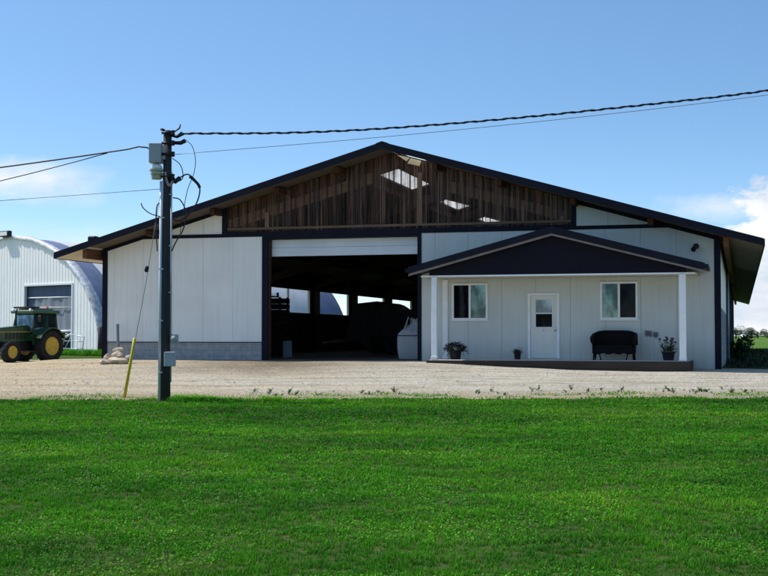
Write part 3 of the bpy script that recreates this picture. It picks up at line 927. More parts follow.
for z0, z1 in ((.5,.84),(.92,1.26)):
    for a, b in ((15.22,15.52),(15.58,15.88)):
        dm.box(a,b,-.008,-.001,z0,z0+.02); dm.box(a,b,-.008,-.001,z1-.02,z1); dm.box(a,a+.02,-.008,-.001,z0+.02,z1-.02); dm.box(b-.02,b,-.008,-.001,z0+.02,z1-.02)
door = dm.build("door", DOORPAINT, barn)
p = MB(); p.box(15.30,15.82,.012,.022,1.83,2.25); p.build("pane", mat_pane("door_pane", .25, (.62,.72,.82), (.12,.14,.17)), door)
p = MB(); p.box(15.30,15.82,.014,.024,1.36,1.79); p.build("pane", PANE_D, door)
p = MB(); p.lathe([(.03,0),(.03,-.015),(.014,-.02),(.014,-.045),(.032,-.055),(.032,-.075),(.0,-.085)], (15.92,0,1.27), 'y', 14); p.build("handle", GREYSTEEL, door)
p = MB(); p.lathe([(.018,0),(.018,-.02),(0,-.022)], (15.55,0,1.27), 'y', 10); p.build("knocker", GREYSTEEL, door)
p = MB(); p.box(15.04,16.06,-.12,.05,.31,.372); p.build("door_sill", GREYSTEEL, barn)
# lamp and outlets on the wall
p = MB(); p.lathe([(.09,0),(.09,-.03),(.05,-.04),(.05,-.10)], (20.29,0,3.86), 'y', 14); p.tube([(20.29,-.08,3.86),(20.24,-.2,3.80),(20.22,-.3,3.74)], [.05,.065,.08], 10); p.build("wall_lamp", BLACK, barn)
for uu, z, w in ((18.77,1.19,.05),(18.88,1.18,.05),(19.05,1.14,.07)):
    p = MB(); p.rbox(uu-w,uu+w,-.06,-.002,z-.08,z+.07,.012); p.tube([(uu,-.05,z-.02),(uu+.01,-.1,z-.05),(uu+.01,-.1,z-.12)], .02, 8); p.build("wall_outlet", mat("outlet_grey", (.13,.14,.16), .5, .3, 9) if uu < 18.8 else bpy.data.materials["outlet_grey"], barn)

# porch
PD = -1.62                      # front line of the posts
PC, PZ, PS = 16.1, 4.40, .262   # ridge centre, ridge height, slope
pt = lambda u: PZ - PS*abs(u-PC)
EL, ER = 11.6, 20.6
mb = MB()
for a, b in ((EL, PC), (PC, ER)):
    mb.prism([(a,pt(a)-.12),(b,pt(b)-.12),(b,pt(b)),(a,pt(a))], -1.92, -.021)
mb.build("porch_roof", ROOFSTEEL, barn)
proof = bpy.data.objects["porch_roof"]
mb = MB()
for a, b in ((EL, PC), (PC, ER)):
    mb.prism([(a,pt(a)-.19),(b,pt(b)-.19),(b,pt(b)+.02),(a,pt(a)+.02)], -1.95, -1.922)
mb.build("fascia", ROOFSTEEL, proof)
mb = MB()
for a, b in ((EL, PC), (PC, ER)):
    mb.prism([(a,pt(a)-.165),(b,pt(b)-.165),(b,pt(b)-.123),(a,pt(a)-.123)], -1.915, -1.66)
mb.build("soffit", SOFFIT, proof)
mb = MB()
for a, b in ((EL, PC), (PC, ER)):
    mb.prism([(a,pt(a)-.26),(b,pt(b)-.26),(b,pt(b)-.20),(a,pt(a)-.20)], -1.93, -1.90)
mb.build("lit_soffit_strip", mat("lit_soffit_tan", (.20,.165,.15), .6, .2, 3), proof)  # tan strip standing in for the lit underside of the overhang
mb = MB()
for f in (1, -1):
    mb = MB()
    xx = EL if f == 1 else ER
    mb.box(xx-.10*f, xx-.002*f, -1.95, -.03, pt(xx)-.14, pt(xx)-.02)
    mb.build("gutter", ROOFSTEEL, proof)
gl, gr = 12.2, 20.06
mb = MB(); mb.prism([(gl,2.985),(gr,2.985),(gr,pt(gr)-.17),(PC,pt(PC)-.17),(gl,pt(gl)-.17)], -1.65, -1.60); mb.build("porch_gable", PORCHSTEEL, barn)
mb = MB(); mb.box(gl-.25,gr+.25,-1.67,-1.58,2.93,2.98); mb.build("porch_beam", WHITE, barn)
mb = MB(); mb.box(gl-.3,gr+.3,-1.575,-.02,2.94,2.975); mb.build("porch_ceiling", SOFFIT, barn)
for a, b, d0, d1 in ((12.28,12.45,-1.70,-1.54),(19.84,20.04,-1.70,-1.54)):
    mb = MB(); mb.rbox(a,b,d0,d1,.35,2.928,.008); mb.rbox(a-.012,b+.012,d0-.012,d1+.012,.347,.46,.008); mb.build("porch_post", WHITE, barn)
mb = MB(); mb.rbox(12.26,12.43,-.05,-.002,.347,2.925,.006); mb.build("porch_pilaster", WHITE, barn)
mb = MB(); mb.rbox(12.20,20.10,-1.72,-.003,-.25,.345,.01); mb.build("porch_deck", CONC, barn)
deck = bpy.data.objects["porch_deck"]
mb = MB(); mb.rbox(12.14,20.16,-1.80,-1.724,-.25,.335,.012); mb.rbox(12.12,12.195,-1.72,-.005,-.2,.335,.01); mb.rbox(20.105,20.18,-1.72,-.005,-.3,.335,.01); mb.build("edge_board", DARKWOOD, deck)

# ------------------------------------------------------------------ hoop barn on the left
HY = R(40)
HA, HH, HL = 8.7, 6.65, 20.0
hc = (-15.1 - HA*math.cos(HY), 68 + HA*math.sin(HY))
hoop = empty("hoop_barn", (hc[0], hc[1], .08), -HY, "white arched hoop barn with corrugated end wall left of the main barn", "barn")
NA = 40
def arc(k, ins=0.0):
    t = math.pi*k/NA
    return (-(HA-ins)*math.cos(t), max(0.0, (HH-ins)*math.sin(t)))
def shell(y0, y1, m, name, off=0.0, ny=6, parent=hoop):
    mb = MB(); mb.smooth = True
    for j in range(ny+1):
        y = y0+(y1-y0)*j/ny
        for k in range(NA+1):
            x, z = arc(k, -off)
            sag = 0.03*math.sin(j*math.pi*2/2)**2
            mb.v.append((x, y, z-.3 if k in (0, NA) else z))
    for j in range(ny):
        for k in range(NA):
            a = j*(NA+1)+k
            mb.face((a, a+1, a+NA+2, a+NA+1))
    return mb.build(name, m, parent)
shell(.5, 1.7, HOOPB, "cover_band", .01, 2)
shell(1.7, HL-2.2, HOOPW, "cover", .0, 12)
shell(HL-2.2, HL, HOOPB, "cover_band", .01, 2)
# hoops under the cover
hb = MB()
pts = []
for k in range(NA+1): pts.append((arc(k, .12)[0], 0, arc(k, .12)[1]))
hb.tube(pts, .05, 6)
h0 = hb.build("hoop_rib", GREYSTEEL, hoop); h0.location = (0, 2.5, 0)
for k in range(1, 8):
    o = h0.copy(); col.objects.link(o); o.parent = hoop; o.location = (0, 2.5+2.3*k, 0)
# crinkled flashing round the front
mb = MB(); mb.smooth = True
for k in range(NA*3+1):
    t = math.pi*k/(NA*3)
    for y, o in ((-.12, -.03), (-.12, .12), (.15, .16), (.5, .05)):
        j = rng.uniform(-.012, .012)
        x, z = -(HA+o+j)*math.cos(t), (HH+o+j)*math.sin(t)
        mb.v.append((x, y+rng.uniform(-.03,.03), max(z, -.2)))
for k in range(NA*3):
    for q in range(3):
        a = k*4+q; mb.face((a, a+1, a+5, a+4))
mb.build("flashing", FLASH, hoop)
# corrugated end wall with a door opening
DX0, DX1, DZ = 1.7, 6.1, 3.82
mb = MB()
def ez(x): return HH*math.sqrt(max(0, 1-(x/HA)**2))
x = -HA+.05
while x < HA-.05:
    for x2, ya, yb in ((x+.10,.0,.0),(x+.115,.0,-.011),(x+.145,-.011,-.011),(x+.16,-.011,.0),(x+.28,.0,.0)):
        x2 = min(x2, HA-.04)
        x1 = x if ya == 0 and yb == 0 and x2 <= x+.101 else px_
        lo = DZ if (x1 >= DX0-.05 and x2 <= DX1+.15) else -.3
        mb.quad((x1,ya,lo),(x2,yb,lo),(x2,yb,max(lo+.01,ez(x2)-.01)),(x1,ya,max(lo+.01,ez(x1)-.01)))
        px_ = x2
    x += .28
mb.build("end_wall", CORR, hoop, False)
mb = MB()
for k in range(NA):
    p, q = arc(k,.05), arc(k+1,.05)
    mb.quad((p[0],HL-.05,0),(q[0],HL-.05,0),(q[0],HL-.05,q[1]),(p[0],HL-.05,p[1]))
mb.build("back_wall", CORR, hoop, False)
mb = MB()
for a, b, z0, z1 in ((DX0-.1,DX0,-.2,DZ+.1),(DX1,DX1+.1,-.2,DZ+.1),(DX0,DX1,DZ,DZ+.1)): mb.box(a,b,-.05,.12,z0,z1)
mb.build("door_trim", WHITE, hoop)
mb = MB(); mb.smooth = True                      # hanging curtain with folds
nx, nz = 40, 12
for j in range(nz+1):
    for k in range(nx+1):
        x = DX0+.75+(DX1-DX0-.8)*k/nx; z = 1.25+(3.15-1.25)*j/nz
        mb.v.append((x, .14+.02*math.sin(k*.9+j*.2)+.03*math.sin(k*.31), z-.05*math.sin(k*.16)))
for j in range(nz):
    for k in range(nx):
        a = j*(nx+1)+k; mb.face((a, a+1, a+nx+2, a+nx+1))
mb.build("door_curtain", TARP, hoop, False)
mb = MB(); mb.box(DX0+.01,DX1-.01,.19,.22,3.14,DZ-.01); mb.box(DX0+.01,DX0+.74,.19,.22,-.2,3.139); mb.build("dim_opening_panel", mat("dim_opening_navy", (.075,.10,.165), .6, .2, 1), hoop)  # navy panel added in place of the dim opening round the curtain
mb = MB(); mb.tube([(DX0+.1,.14,3.17),(DX1-.05,.14,3.14)], .04); mb.tube([(3.8,.1,1.22),(DX1-.05,.1,1.28)], .07); mb.tube([(4.6,.1,.65),(DX1-.05,.1,1.15)], .07); mb.tube([(DX0+.7,.05,2.62),(DX1-.05,.05,2.58)], .02); mb.build("curtain_rail", LAMPWHITE, hoop)
mb = MB(); mb.box(DX0-.4,DX1+.4,2.2,2.3,-.2,DZ+.3); mb.box(DX0-.4,DX0-.3,.3,2.2,-.2,DZ+.3); mb.box(DX1+.3,DX1+.4,.3,2.2,-.2,DZ+.3); mb.box(DX0-.4,DX1+.4,.3,2.3,DZ+.3,DZ+.4); mb.build("door_recess", mat("recess_navy", (.11,.15,.25), .8, .2, 1), hoop)
mb = MB(); mb.rbox(-.45,.45,-.35,-.05,HH+.08,HH+.42,.04); mb.mi = 1; mb.box(-.36,.36,-.36,-.34,HH+.14,HH+.36); mb.build("flood_light", [BLACK, LAMPWHITE], hoop)

# ------------------------------------------------------------------ tractor
def tractor():
    X, Y = -14.55, 55.0
    ang = math.atan2(-.86, -.51)
    t = empty("tractor", (X, Y, gz(X, Y)+.0), ang, "dark green farm tractor with yellow wheels parked before the hoop barn door", "tractor")
    t.scale = (.93, .93, .93)
    # local x forward, y left; the visible side is y>0. origin under the left rear wheel
    off = -.75
    b = MB()
    prof = [(.75,1.0),(2.55,.95),(2.72,1.05),(2.72,1.42),(2.55,1.52),(.75,1.66)]
    b.prism(prof, off-.36, off+.36)
    b.prism([(.75,1.66),(2.5,1.525),(2.45,1.58),(.75,1.72)], off-.25, off+.25)
    b.build("hood", GREENP, t)
    for k in range(6):
        g = MB(); g.box(.95+.22*k, 1.08+.22*k, off+.361, off+.372, 1.08, 1.38); g.build("hood_vent", BLACK, t)
    g = MB(); g.box(2.721, 2.735, off-.28, off+.28, 1.08, 1.4); g.build("grille", BLACK, t)
    for s in (-1, 1):
        g = MB(); g.rbox(2.722, 2.75, off+s*.2-.09, off+s*.2+.09, 1.28, 1.38, .01); g.build("headlight", LAMPWHITE, t)
        g = MB(); g.lathe([(.0,-.03),(.06,-.03),(.07,.03),(0,.035)], (.86, off+s*.55, 2.42), 'x', 12); g.build("work_light", LAMPWHITE, t)
        g = MB(); g.rbox(-.6,-.5, off+s*.98, off+s*1.10, 1.375, 1.46, .01); g.build("fender_light", REDLAMP, t)
    g = MB(); g.tube([(.86,off+.68,1.0),(.84,off+.74,1.5),(.66,off+.66,2.15)], .018, 6); g.build("grab_rail", BLACK, t)
    g = MB(); g.prism([(.78,1.405),(2.6,1.385),(2.6,1.41),(.78,1.44)], off+.361, off+.368); g.build("hood_stripe", YELLOWP, t)
    c = MB(); c.box(-.5,2.5,off-.28,off+.28,.55,.99); c.box(-.7,.4,off-.33,off+.33,.5,1.1); c.box(2.2,2.6,off-.75,off+.75,.5,.62); c.tube([(0,off-.95,.72),(0,off+.95,.72)], .13, 10); c.build("chassis", BLACK, t)
    # cab frame
    cab = MB()
    A = [(.80,1.35),(.62,2.28)]; B_ = [(-.05,1.3),(-.10,2.28)]; C = [(-.72,1.42),(-.66,2.28)]
    for s in (-1, 1):
        y = off+s*.66; yt = off+s*.60
        for (x0,z0),(x1,z1) in (A, B_, C): cab.tube([(x0,y,z0),(x1,yt,z1)], .045, 6)
        cab.tube([(.80,y,1.35),(-.05,y,1.3),(-.72,y,1.42)], .05, 6)
        cab.prism([(.82,.85),(.82,1.36),(-.1,1.32),(-.1,.7),(.3,.6)], y-.03, y+.03)
    cab.box(-.75,.85,off-.68,off+.68,1.0,1.3)
    cab.tube([(.62,off-.6,2.26),(.62,off+.6,2.26)], .04, 6); cab.tube([(-.66,off-.6,2.26),(-.66,off+.6,2.26)], .04, 6)
    cab.build("cab_frame", GREENP, t)
    rf = MB(); rf.rbox(-.85,.88,off-.74,off+.74,2.27,2.43,.05); rf.rbox(-.6,.6,off-.5,off+.5,2.43,2.49,.03); rf.build("cab_roof", mat("cab_roof_green", (.05,.11,.07), .4, .15, 3), t)
    ld = MB(); ld.box(.3,.86,off-.55,off+.55,2.5,2.58); ld.build("roof_light_bar", BLACK, t)
    gm = MB()
    for s in (-1, 1):
        y = off+s*.655; yt = off+s*.60
        gm.quad((.76,y,1.4),(.0,y,1.36),(-.07,yt,2.24),(.60,yt,2.24))
        gm.quad((-.1,y,1.36),(-.68,y,1.46),(-.64,yt,2.24),(-.14,yt,2.24))
    gm.quad((.81,off-.6,1.4),(.81,off+.6,1.4),(.64,off+.55,2.24),(.64,off-.55,2.24))
    gm.quad((-.71,off-.6,1.46),(-.71,off+.6,1.46),(-.66,off+.55,2.24),(-.66,off-.55,2.24))
    gm.build("cab_glass", CABGLASS, t, False)
    st = MB(); st.box(-.45,.1,off-.25,off+.25,1.05,1.45); st.box(-.5,-.38,off-.25,off+.25,1.4,2.0); st.tube([(.55,off,1.35),(.4,off,1.7)], .03, 6); st.lathe([(.17,0),(.19,.02),(.17,.04)], (.4,off,1.7), 'z', 14); st.build("driver_seat", BLACK, t)
    # wheels
    def wheel(x, y, r, w, s, nl):
        tp = [(r*.57,-w*.48),(r*.82,-w*.5),(r*.95,-w*.42),(r*.97,0),(r*.95,w*.42),(r*.82,w*.5),(r*.57,w*.48)]
        wm = MB(); wm.lathe(tp+[tp[0]], (x,y,r), 'y', 36)
        for k in range(nl):
            for hs in (-1, 1):
                a = 2*math.pi*(k+.5*(hs>0))/nl
                p = []
                for da, rr, yy in ((0,.95,.03),(.16,.93,.47),(.24,.93,.47),(.09,.95,.03),(0,1.0,.03),(.16,.985,.47),(.24,.985,.47),(.09,1.0,.03)):
                    aa = a+da*7/nl*2.2
                    p.append((x+math.cos(aa)*r*rr, y+hs*yy*w, r+math.sin(aa)*r*rr))
                wm.add(p, [(0,1,2,3),(4,5,6,7),(0,1,5,4),(1,2,6,5),(2,3,7,6),(3,0,4,7)])
        wh = wm.build("wheel", RUBBER, t)
        rm = MB()
        o = s*w
        rm.lathe([(r*.585,o*.44),(r*.545,o*.45),(r*.52,o*.22),(r*.34,o*.06),(r*.22,o*.06),(r*.20,o*.28),(0,o*.30)], (x,y,r), 'y', 32)
        rm.lathe([(r*.62,-o*.46),(r*.55,-o*.3),(0,-o*.2)], (x,y,r), 'y', 32)
        for k in range(8):
            a = k*math.pi/4; rm.lathe([(.035,0),(.035,s*.03),(0,s*.032)], (x+math.cos(a)*r*.28, y+o*.06, r+math.sin(a)*r*.28), 'y', 8)
        rm.build("rim", YELLOWP, wh)
    wheel(0,.12,.76,.46,1,20); wheel(0,2*off-.12,.76,.46,-1,20)
    wheel(2.2,-.03,.50,.34,1,16); wheel(2.2,2*off+.03,.50,.34,-1,16)
    for s in (1,-1):
        fm = MB(); y = off+s*(.75+.12)
        pr = []
        for k in range(11):
            a = R(25+k*13.0); pr.append((math.cos(a)*.86, .76+math.sin(a)*.86))
        inn = [(x*.95, .76+(z-.76)*.95) for x, z in pr][::-1]
        fm.prism(pr+inn, y-.27, y+.27); fm.build("fender", GREENP, t)
    ex = MB(); ex.tube([(1.4,off+.2,1.6),(1.4,off+.2,2.35),(1.34,off+.2,2.45)], .045, 10); ex.build("exhaust_pipe", BLACK, t)
    be = MB(); be.lathe([(.06,0),(.075,.03),(.07,.14),(.04,.17),(0,.175)], (-.62,off+.1,2.44), 'z', 12); be.build("beacon", REDLAMP, t)
    sp = MB(); sp.box(.15,.6,off+.62,off+.85,.45,.49); sp.box(.15,.6,off+.62,off+.8,.75,.79); sp.tube([(.16,off+.7,.45),(.16,off+.7,1.0)], .02, 6); sp.tube([(.59,off+.7,.45),(.59,off+.7,1.0)], .02, 6); sp.build("step", BLACK, t)
    mi = MB(); mi.tube([(.66,off+.6,2.1),(.72,off+.95,2.12)], .015, 6); mi.rbox(.70,.74,off+.9,off+1.08,1.86,2.16,.01); mi.build("mirror", BLACK, t)
tractor()

# ------------------------------------------------------------------ utility pole
PX, PY = -4.66, 27.2
PB = gz(PX, PY)
def pole():
    t = empty("utility_pole", (PX, PY, PB), 0, "dark wooden service pole with grey boxes and a yard lamp at the lawn edge", "utility pole")
    H = 5.5 - PB
    m = MB(); m.tube([(0,0,-.3),(0,0,H*.4),(.01,0,H*.8),(.01,0,H)], [.105,.10,.092,.088], 18); m.build("shaft", POLEWOOD, t)
    m = MB(); m.tube([(-.122,-.05,.0),(-.112,-.05,4.7)], .032, 10)
    for z in (.6,1.7,2.8,3.9): m.box(-.152,-.02,-.085,-.07,z,z+.025)
    m.build("conduit", mat("conduit_pale", (.55,.60,.66), .4, .12, 3), t)
    m = MB(); m.tube([(.112,-.03,.4),(.102,-.03,4.9)], .02, 8)
    for z in (1.0,2.3,3.3,4.4): m.box(.02,.135,-.075,-.05,z,z+.025)
    m.build("conduit", GREYSTEEL, t)
    # lower boxes
    m = MB(); m.rbox(.02,.235,-.22,-.10,.74,1.05,.01); m.mi = 1; m.box(.0,.018,-.22,-.10,.745,1.045); m.build("meter_box", [BOXGREY, LAMPWHITE], t)
    m = MB(); m.lathe([(.07,-.13),(.075,-.16),(.06,-.2),(0,-.21)], (.20,.03,1.33), 'y', 14); m.rbox(.13,.27,-.09,.02,1.22,1.42,.01); m.build("meter", BOXGREY, t)
    # cabinet at the top and the yard lamp hung under it
    z0 = 4.52
    m = MB(); m.rbox(-.36,-.10,-.20,.12,z0+.37-PB-.1,z0+.79-PB-.1,.012); m.box(-.10,-.02,-.1,.05,z0+.45-PB-.1,z0+.7-PB-.1); m.build("switch_cabinet", BOXGREY, t)
    lz = z0+.36-PB-.1
    m = MB(); m.lathe([(.05,.0),(.085,-.02),(.115,-.06),(.125,-.11),(.11,-.115)], (-.21,-.05,lz), 'z', 18)
    m.mi = 1; m.lathe([(.10,-.115),(.155,-.12),(.155,-.16),(.12,-.165),(.12,-.19),(.135,-.195),(.135,-.23),(.115,-.235),(.115,-.30),(.105,-.335),(0,-.34)], (-.21,-.05,lz), 'z', 18); m.build("yard_lamp", [LAMPWHITE, mat("lamp_lens", (.45,.45,.36), .3, .2, 20)], t)
    # fittings at the top right
    for z in (H-.06, H-.28, H-.52, H-1.0):
        m = MB(); m.tube([(-.1,-.1,z),(.10,-.1,z)], .03, 8); m.lathe([(.0,0),(.045,.01),(.045,.05),(.03,.06),(.045,.07),(.045,.11),(0,.12)], (.14,-.1,z-.06), 'z', 10); m.build("insulator", BLACK, t)
    m = MB(); m.tube([(.08,0,H-.10),(.22,-.03,H-.13),(.34,-.04,H-.06)], [.03,.04,.05], 8); m.build("dead_end_clamp", BLACK, t)
    m = MB(); m.tube([(.08,0,H-.26),(.30,-.04,H-.27),(.40,-.05,H-.22)], [.03,.045,.05], 8); m.build("dead_end_clamp", BLACK, t)
    m = MB(); m.tube([(-.05,-.05,H),(-.13,-.05,H+.03)], .03, 6); m.build("pole_hook", BLACK, t)
    m = MB(); m.tube([(.08,0,H-.04),(.16,0,H-.02),(.27,0,H+.06),(.28,0,H+.14)], .018, 6); m.build("pole_hook", BLACK, t)
    m = MB(); m.tube([(.05,-.05,H-1.04),(.2,-.08,H-1.1),(.30,-.08,H-1.02)], [.05,.06,.05], 8); m.build("weather_head", BLACK, t)
    def lp(pts, r, n="cable_loop", mm=CABLE):
        ps = [Vector(p) for p in pts]; q = []
        for i in range(len(ps)-1):
            p0, p1, p2, p3 = ps[max(i-1,0)], ps[i], ps[i+1], ps[min(i+2,len(ps)-1)]
            for k in range(6):
                s = k/6
                q.append(.5*((2*p1)+(p2-p0)*s+(2*p0-5*p1+4*p2-p3)*s*s+(3*p1-p0-3*p2+p3)*s**3))
        q.append(ps[-1]); m = MB(); m.tube(q, r, 6); m.build(n, mm, t)
    lp([(.3,-.08,H-1.02),(.45,-.08,H-.95),(.60,-.08,H-1.05),(.72,-.08,H-1.25),(.66,-.08,H-1.55),(.48,-.08,H-1.82),(.28,-.07,H-1.95),(.14,-.06,H-1.9)], .016)
    lp([(.50,-.09,H-1.0),(.58,-.09,H-1.06),(.68,-.09,H-1.16),(.72,-.09,H-1.24)], .035, "cable_splice")
    lp([(.40,-.04,H-.2),(.55,-.04,H-.35),(.62,-.05,H-.65),(.58,-.05,H-.95),(.45,-.06,H-1.3),(.36,-.06,H-1.8),(.30,-.06,H-2.2)], .008)
    lp([(.14,-.05,H-1.45),(.30,-.07,H-1.5),(.42,-.08,H-1.75),(.38,-.08,H-2.1),(.24,-.07,H-2.35),(.12,-.06,H-2.6)], .014)
    lp([(-.12,-.05,H-1.55),(-.2,-.07,H-1.65),(-.21,-.08,H-2.1),(-.18,-.07,H-2.6)], .014)
    lp([(.12,-.05,H-.6),(.3,-.07,H-.75),(.36,-.07,H-1.0),(.28,-.07,H-1.1)], .010)
    lp([(-.12,-.1,H-1.86),(-.32,-.1,H-1.80),(-.48,-.1,H-1.68),(-.53,-.1,H-1.57)], .012)
    lp([(-.02,-.1,H-.9),(.02,-.1,H-1.1),(.08,-.12,H-1.2),(.15,-.1,H-1.1)], .03, "cable_splice", mat("splice_tan", (.35,.25,.22), .6, .2, 6))
pole()

# guy wire with its yellow guard
gA = Vector((-5.72, 28.05, gz(-5.72, 28.05)-.05)); gB = Vector((PX-.02, PY+.02, 4.95))
def guy():
    t = empty("guy_wire", gA, 0, "thin steel guy wire with a leaning yellow guard, left of the pole", "guy wire")
    d = gB-gA
    m = MB(); m.tube([Vector((0,0,0)), d*.5+Vector((.03,0,-.04)), d], .007, 6); m.build("wire", WIRE, t)
    m = MB(); m.tube([d*.005, d*.13, d*.262], .034, 10); m.build("guard", YELLOW, t)
    m = MB(); p = d*.545; q = d.normalized()
    m.tube([p-q*.07, p-q*.05, p+q*.05, p+q*.07], [.02,.045,.045,.02], 10); m.build("insulator", BLACK, t)
guy()

# overhead lines: right to left
def lines():
    def curve(x, xs_, zs_):
        k = max(i for i in range(len(xs_)-1) if xs_[i] <= x or i == 0)
        h = xs_[k+1]-xs_[k]; t = (x-xs_[k])/h
        sl = lambda i: (zs_[min(i+1,len(xs_)-1)]-zs_[max(i-1,0)])/(xs_[min(i+1,len(xs_)-1)]-xs_[max(i-1,0)])
        a, b = sl(k)*h, sl(k+1)*h
        return (2*t**3-3*t*t+1)*zs_[k]+(t**3-2*t*t+t)*a+(-2*t**3+3*t*t)*zs_[k+1]+(t**3-t*t)*b
    CX, CZ = [-4.36,-2.0,0,2.91,6.33,8.2,14,22], [5.43,5.45,5.54,5.775,6.13,6.355,7.2,8.6]
    WX, WZ = [-4.62,0,4.62,8.2,14,22], [4.98,5.37,5.84,6.27,7.1,8.4]
    # twisted three-strand service drop
    for_strands = MB()
    for k in range(3):
        pts = []
        s = 0.0
        while s < 24:
            a = 2*math.pi*s/.42 + k*2.094
            rr = .017 if k else .006
            pts.append((-4.36+s, 27.15+rr*math.cos(a), curve(-4.36+s, CX, CZ)+rr*math.sin(a)))
            s += .07
        for_strands.tube(pts, .0125 if k else .008, 5)
    tag(for_strands.build("power_cable", CABLE), "thick twisted black cable rising from the pole top to the right", "cable")
    m = MB(); m.tube([(-4.62+s, 27.22, curve(-4.62+s, WX, WZ)) for s in [k*.8 for k in range(31)]], .0065, 6)
    tag(m.build("thin_wire", WIRE), "thin pale wire running below the thick cable to the right", "wire")
    m = MB(); m.tube([(-4.98,27.1,5.03),(-5.06,27.1,5.12),(-5.25,27.1,5.14)]+[(-5.5-k*.8, 27.2+.1*k, 5.10-.105*k+.0022*k*k) for k in range(20)], .017, 6)
    tag(m.build("power_cable", CABLE), "upper black cable leaving the grey cabinet to the left", "cable")
    m = MB(); m.tube([(-5.95-k*.6, 27.22+.07*k, 5.02-.155*k+.0030*k*k) for k in range(26)], .011, 6)
    tag(m.build("power_cable", CABLE), "lower black cable dropping away left from the upper one", "cable")
    m = MB(); m.tube([(-4.78-k*.8, 27.25+.05*k, 4.25-.052*k) for k in range(22)], .0065, 6)
    tag(m.build("thin_wire", WIRE), "thin pale wire running left from below the yard lamp", "wire")
lines()

# ------------------------------------------------------------------ small things outdoors
def rock(loc, s, seed, label):
    m = MB()
    n1, n2 = 22, 14
    rr = random.Random(int(seed*10))
    pl = [(Vector((rr.gauss(0,1), rr.gauss(0,1), rr.gauss(0,1))).normalized(), rr.uniform(.72,1.0)) for _ in range(11)]
    for j in range(n2+1):
        th = math.pi*j/n2
        for k in range(n1):
            ph = 2*math.pi*k/n1
            d = Vector((math.sin(th)*math.cos(ph), math.sin(th)*math.sin(ph), math.cos(th)))
            r = min([1.15]+[h/d.dot(q) for q, h in pl if d.dot(q) > .05])
            r += .10*mnoise.noise(d*1.3+Vector((seed,0,0))) + .07*mnoise.noise(d*3.4+Vector((0,seed,0)))
            m.v.append((d.x*r*s[0], d.y*r*s[1], d.z*r*s[2]))
    for j in range(n2):
        for k in range(n1):
            m.face((j*n1+k, j*n1+(k+1)%n1, (j+1)*n1+(k+1)%n1, (j+1)*n1+k))
    o = m.build("rock", ROCK); o.location = loc; o.rotation_euler = (0,0,seed)
    tag(o, label, "rock", "rocks piled by the barn corner")
g0 = gz(-8.4, 41.0)
rock((-8.98,41.00,g0+0.080), (0.158,0.126,0.107), 1.2, "low rounded rock at the left end of the pile")
rock((-8.53,40.88,g0+0.110), (0.347,0.214,0.139), 2.7, "widest flat pale rock across the front of the pile")
rock((-8.92,40.76,g0+0.062), (0.208,0.158,0.095), 3.9, "flat rock lying lowest at the front left of the pile")
rock((-8.59,41.06,g0+0.296), (0.252,0.176,0.139), 5.1, "large grey rock resting on the wide flat one")
rock((-8.56,41.12,g0+0.452), (0.164,0.126,0.082), 6.6, "small slab topping the rock pile")
rock((-8.95,41.18,g0+0.236), (0.126,0.113,0.095), 8.3, "small rock perched on the left shoulder of the pile")
rock((-8.21,41.00,g0+0.188), (0.101,0.113,0.139), 9.4, "upright rock at the right end of the pile by the yellow guard")

m = MB(); p = BW(.8,-.35); m.tube([(p[0],p[1],.1),(p[0]-.06,p[1]+.1,1.5)], .05, 8)
tag(m.build("stake", mat("grey_stake", (.25,.26,.28), .7, .3, 5)), "plain grey stake leaning on the left end of the barn front", "stake")

# gate frame leaning on the hoop barn
def gate():
    x0, y0 = -17.15, 67.6
    t = empty("metal_gate", (x0, y0, gz(x0, y0)), -HY+R(4), "thin grey tubular gate leaning against the hoop barn end wall", "gate")
    t.rotation_euler = (R(-12), 0, -HY)
    m = MB()
    W, H = 1.75, 1.15
    m.tube([(0,0,0),(.08,0,H),(W,0,H-.18),(W,0,0),(0,0,0)], .032, 6)
    m.build("gate_frame", GREYSTEEL, t)
    m = MB()
    for z in (.35,.75): m.tube([(.03,0,z),(W,0,z-.03)], .02, 6)
    m.build("gate_rails", GREYSTEEL, t)
    m = MB(); m.tube([(.1,0,0),(.65,0,H-.06)], .02, 6); m.build("brace", GREYSTEEL, t)
gate()
x0, y0 = -15.05, 67.4
m = MB(); m.tube([(x0,y0,-.1),(x0+.02,y0,1.55)], .12, 8)
tag(m.build("corner_post", mat_wood("old_post", (.06,.05,.045), 2)), "short dark wooden post between the hoop barn and the main barn", "post")

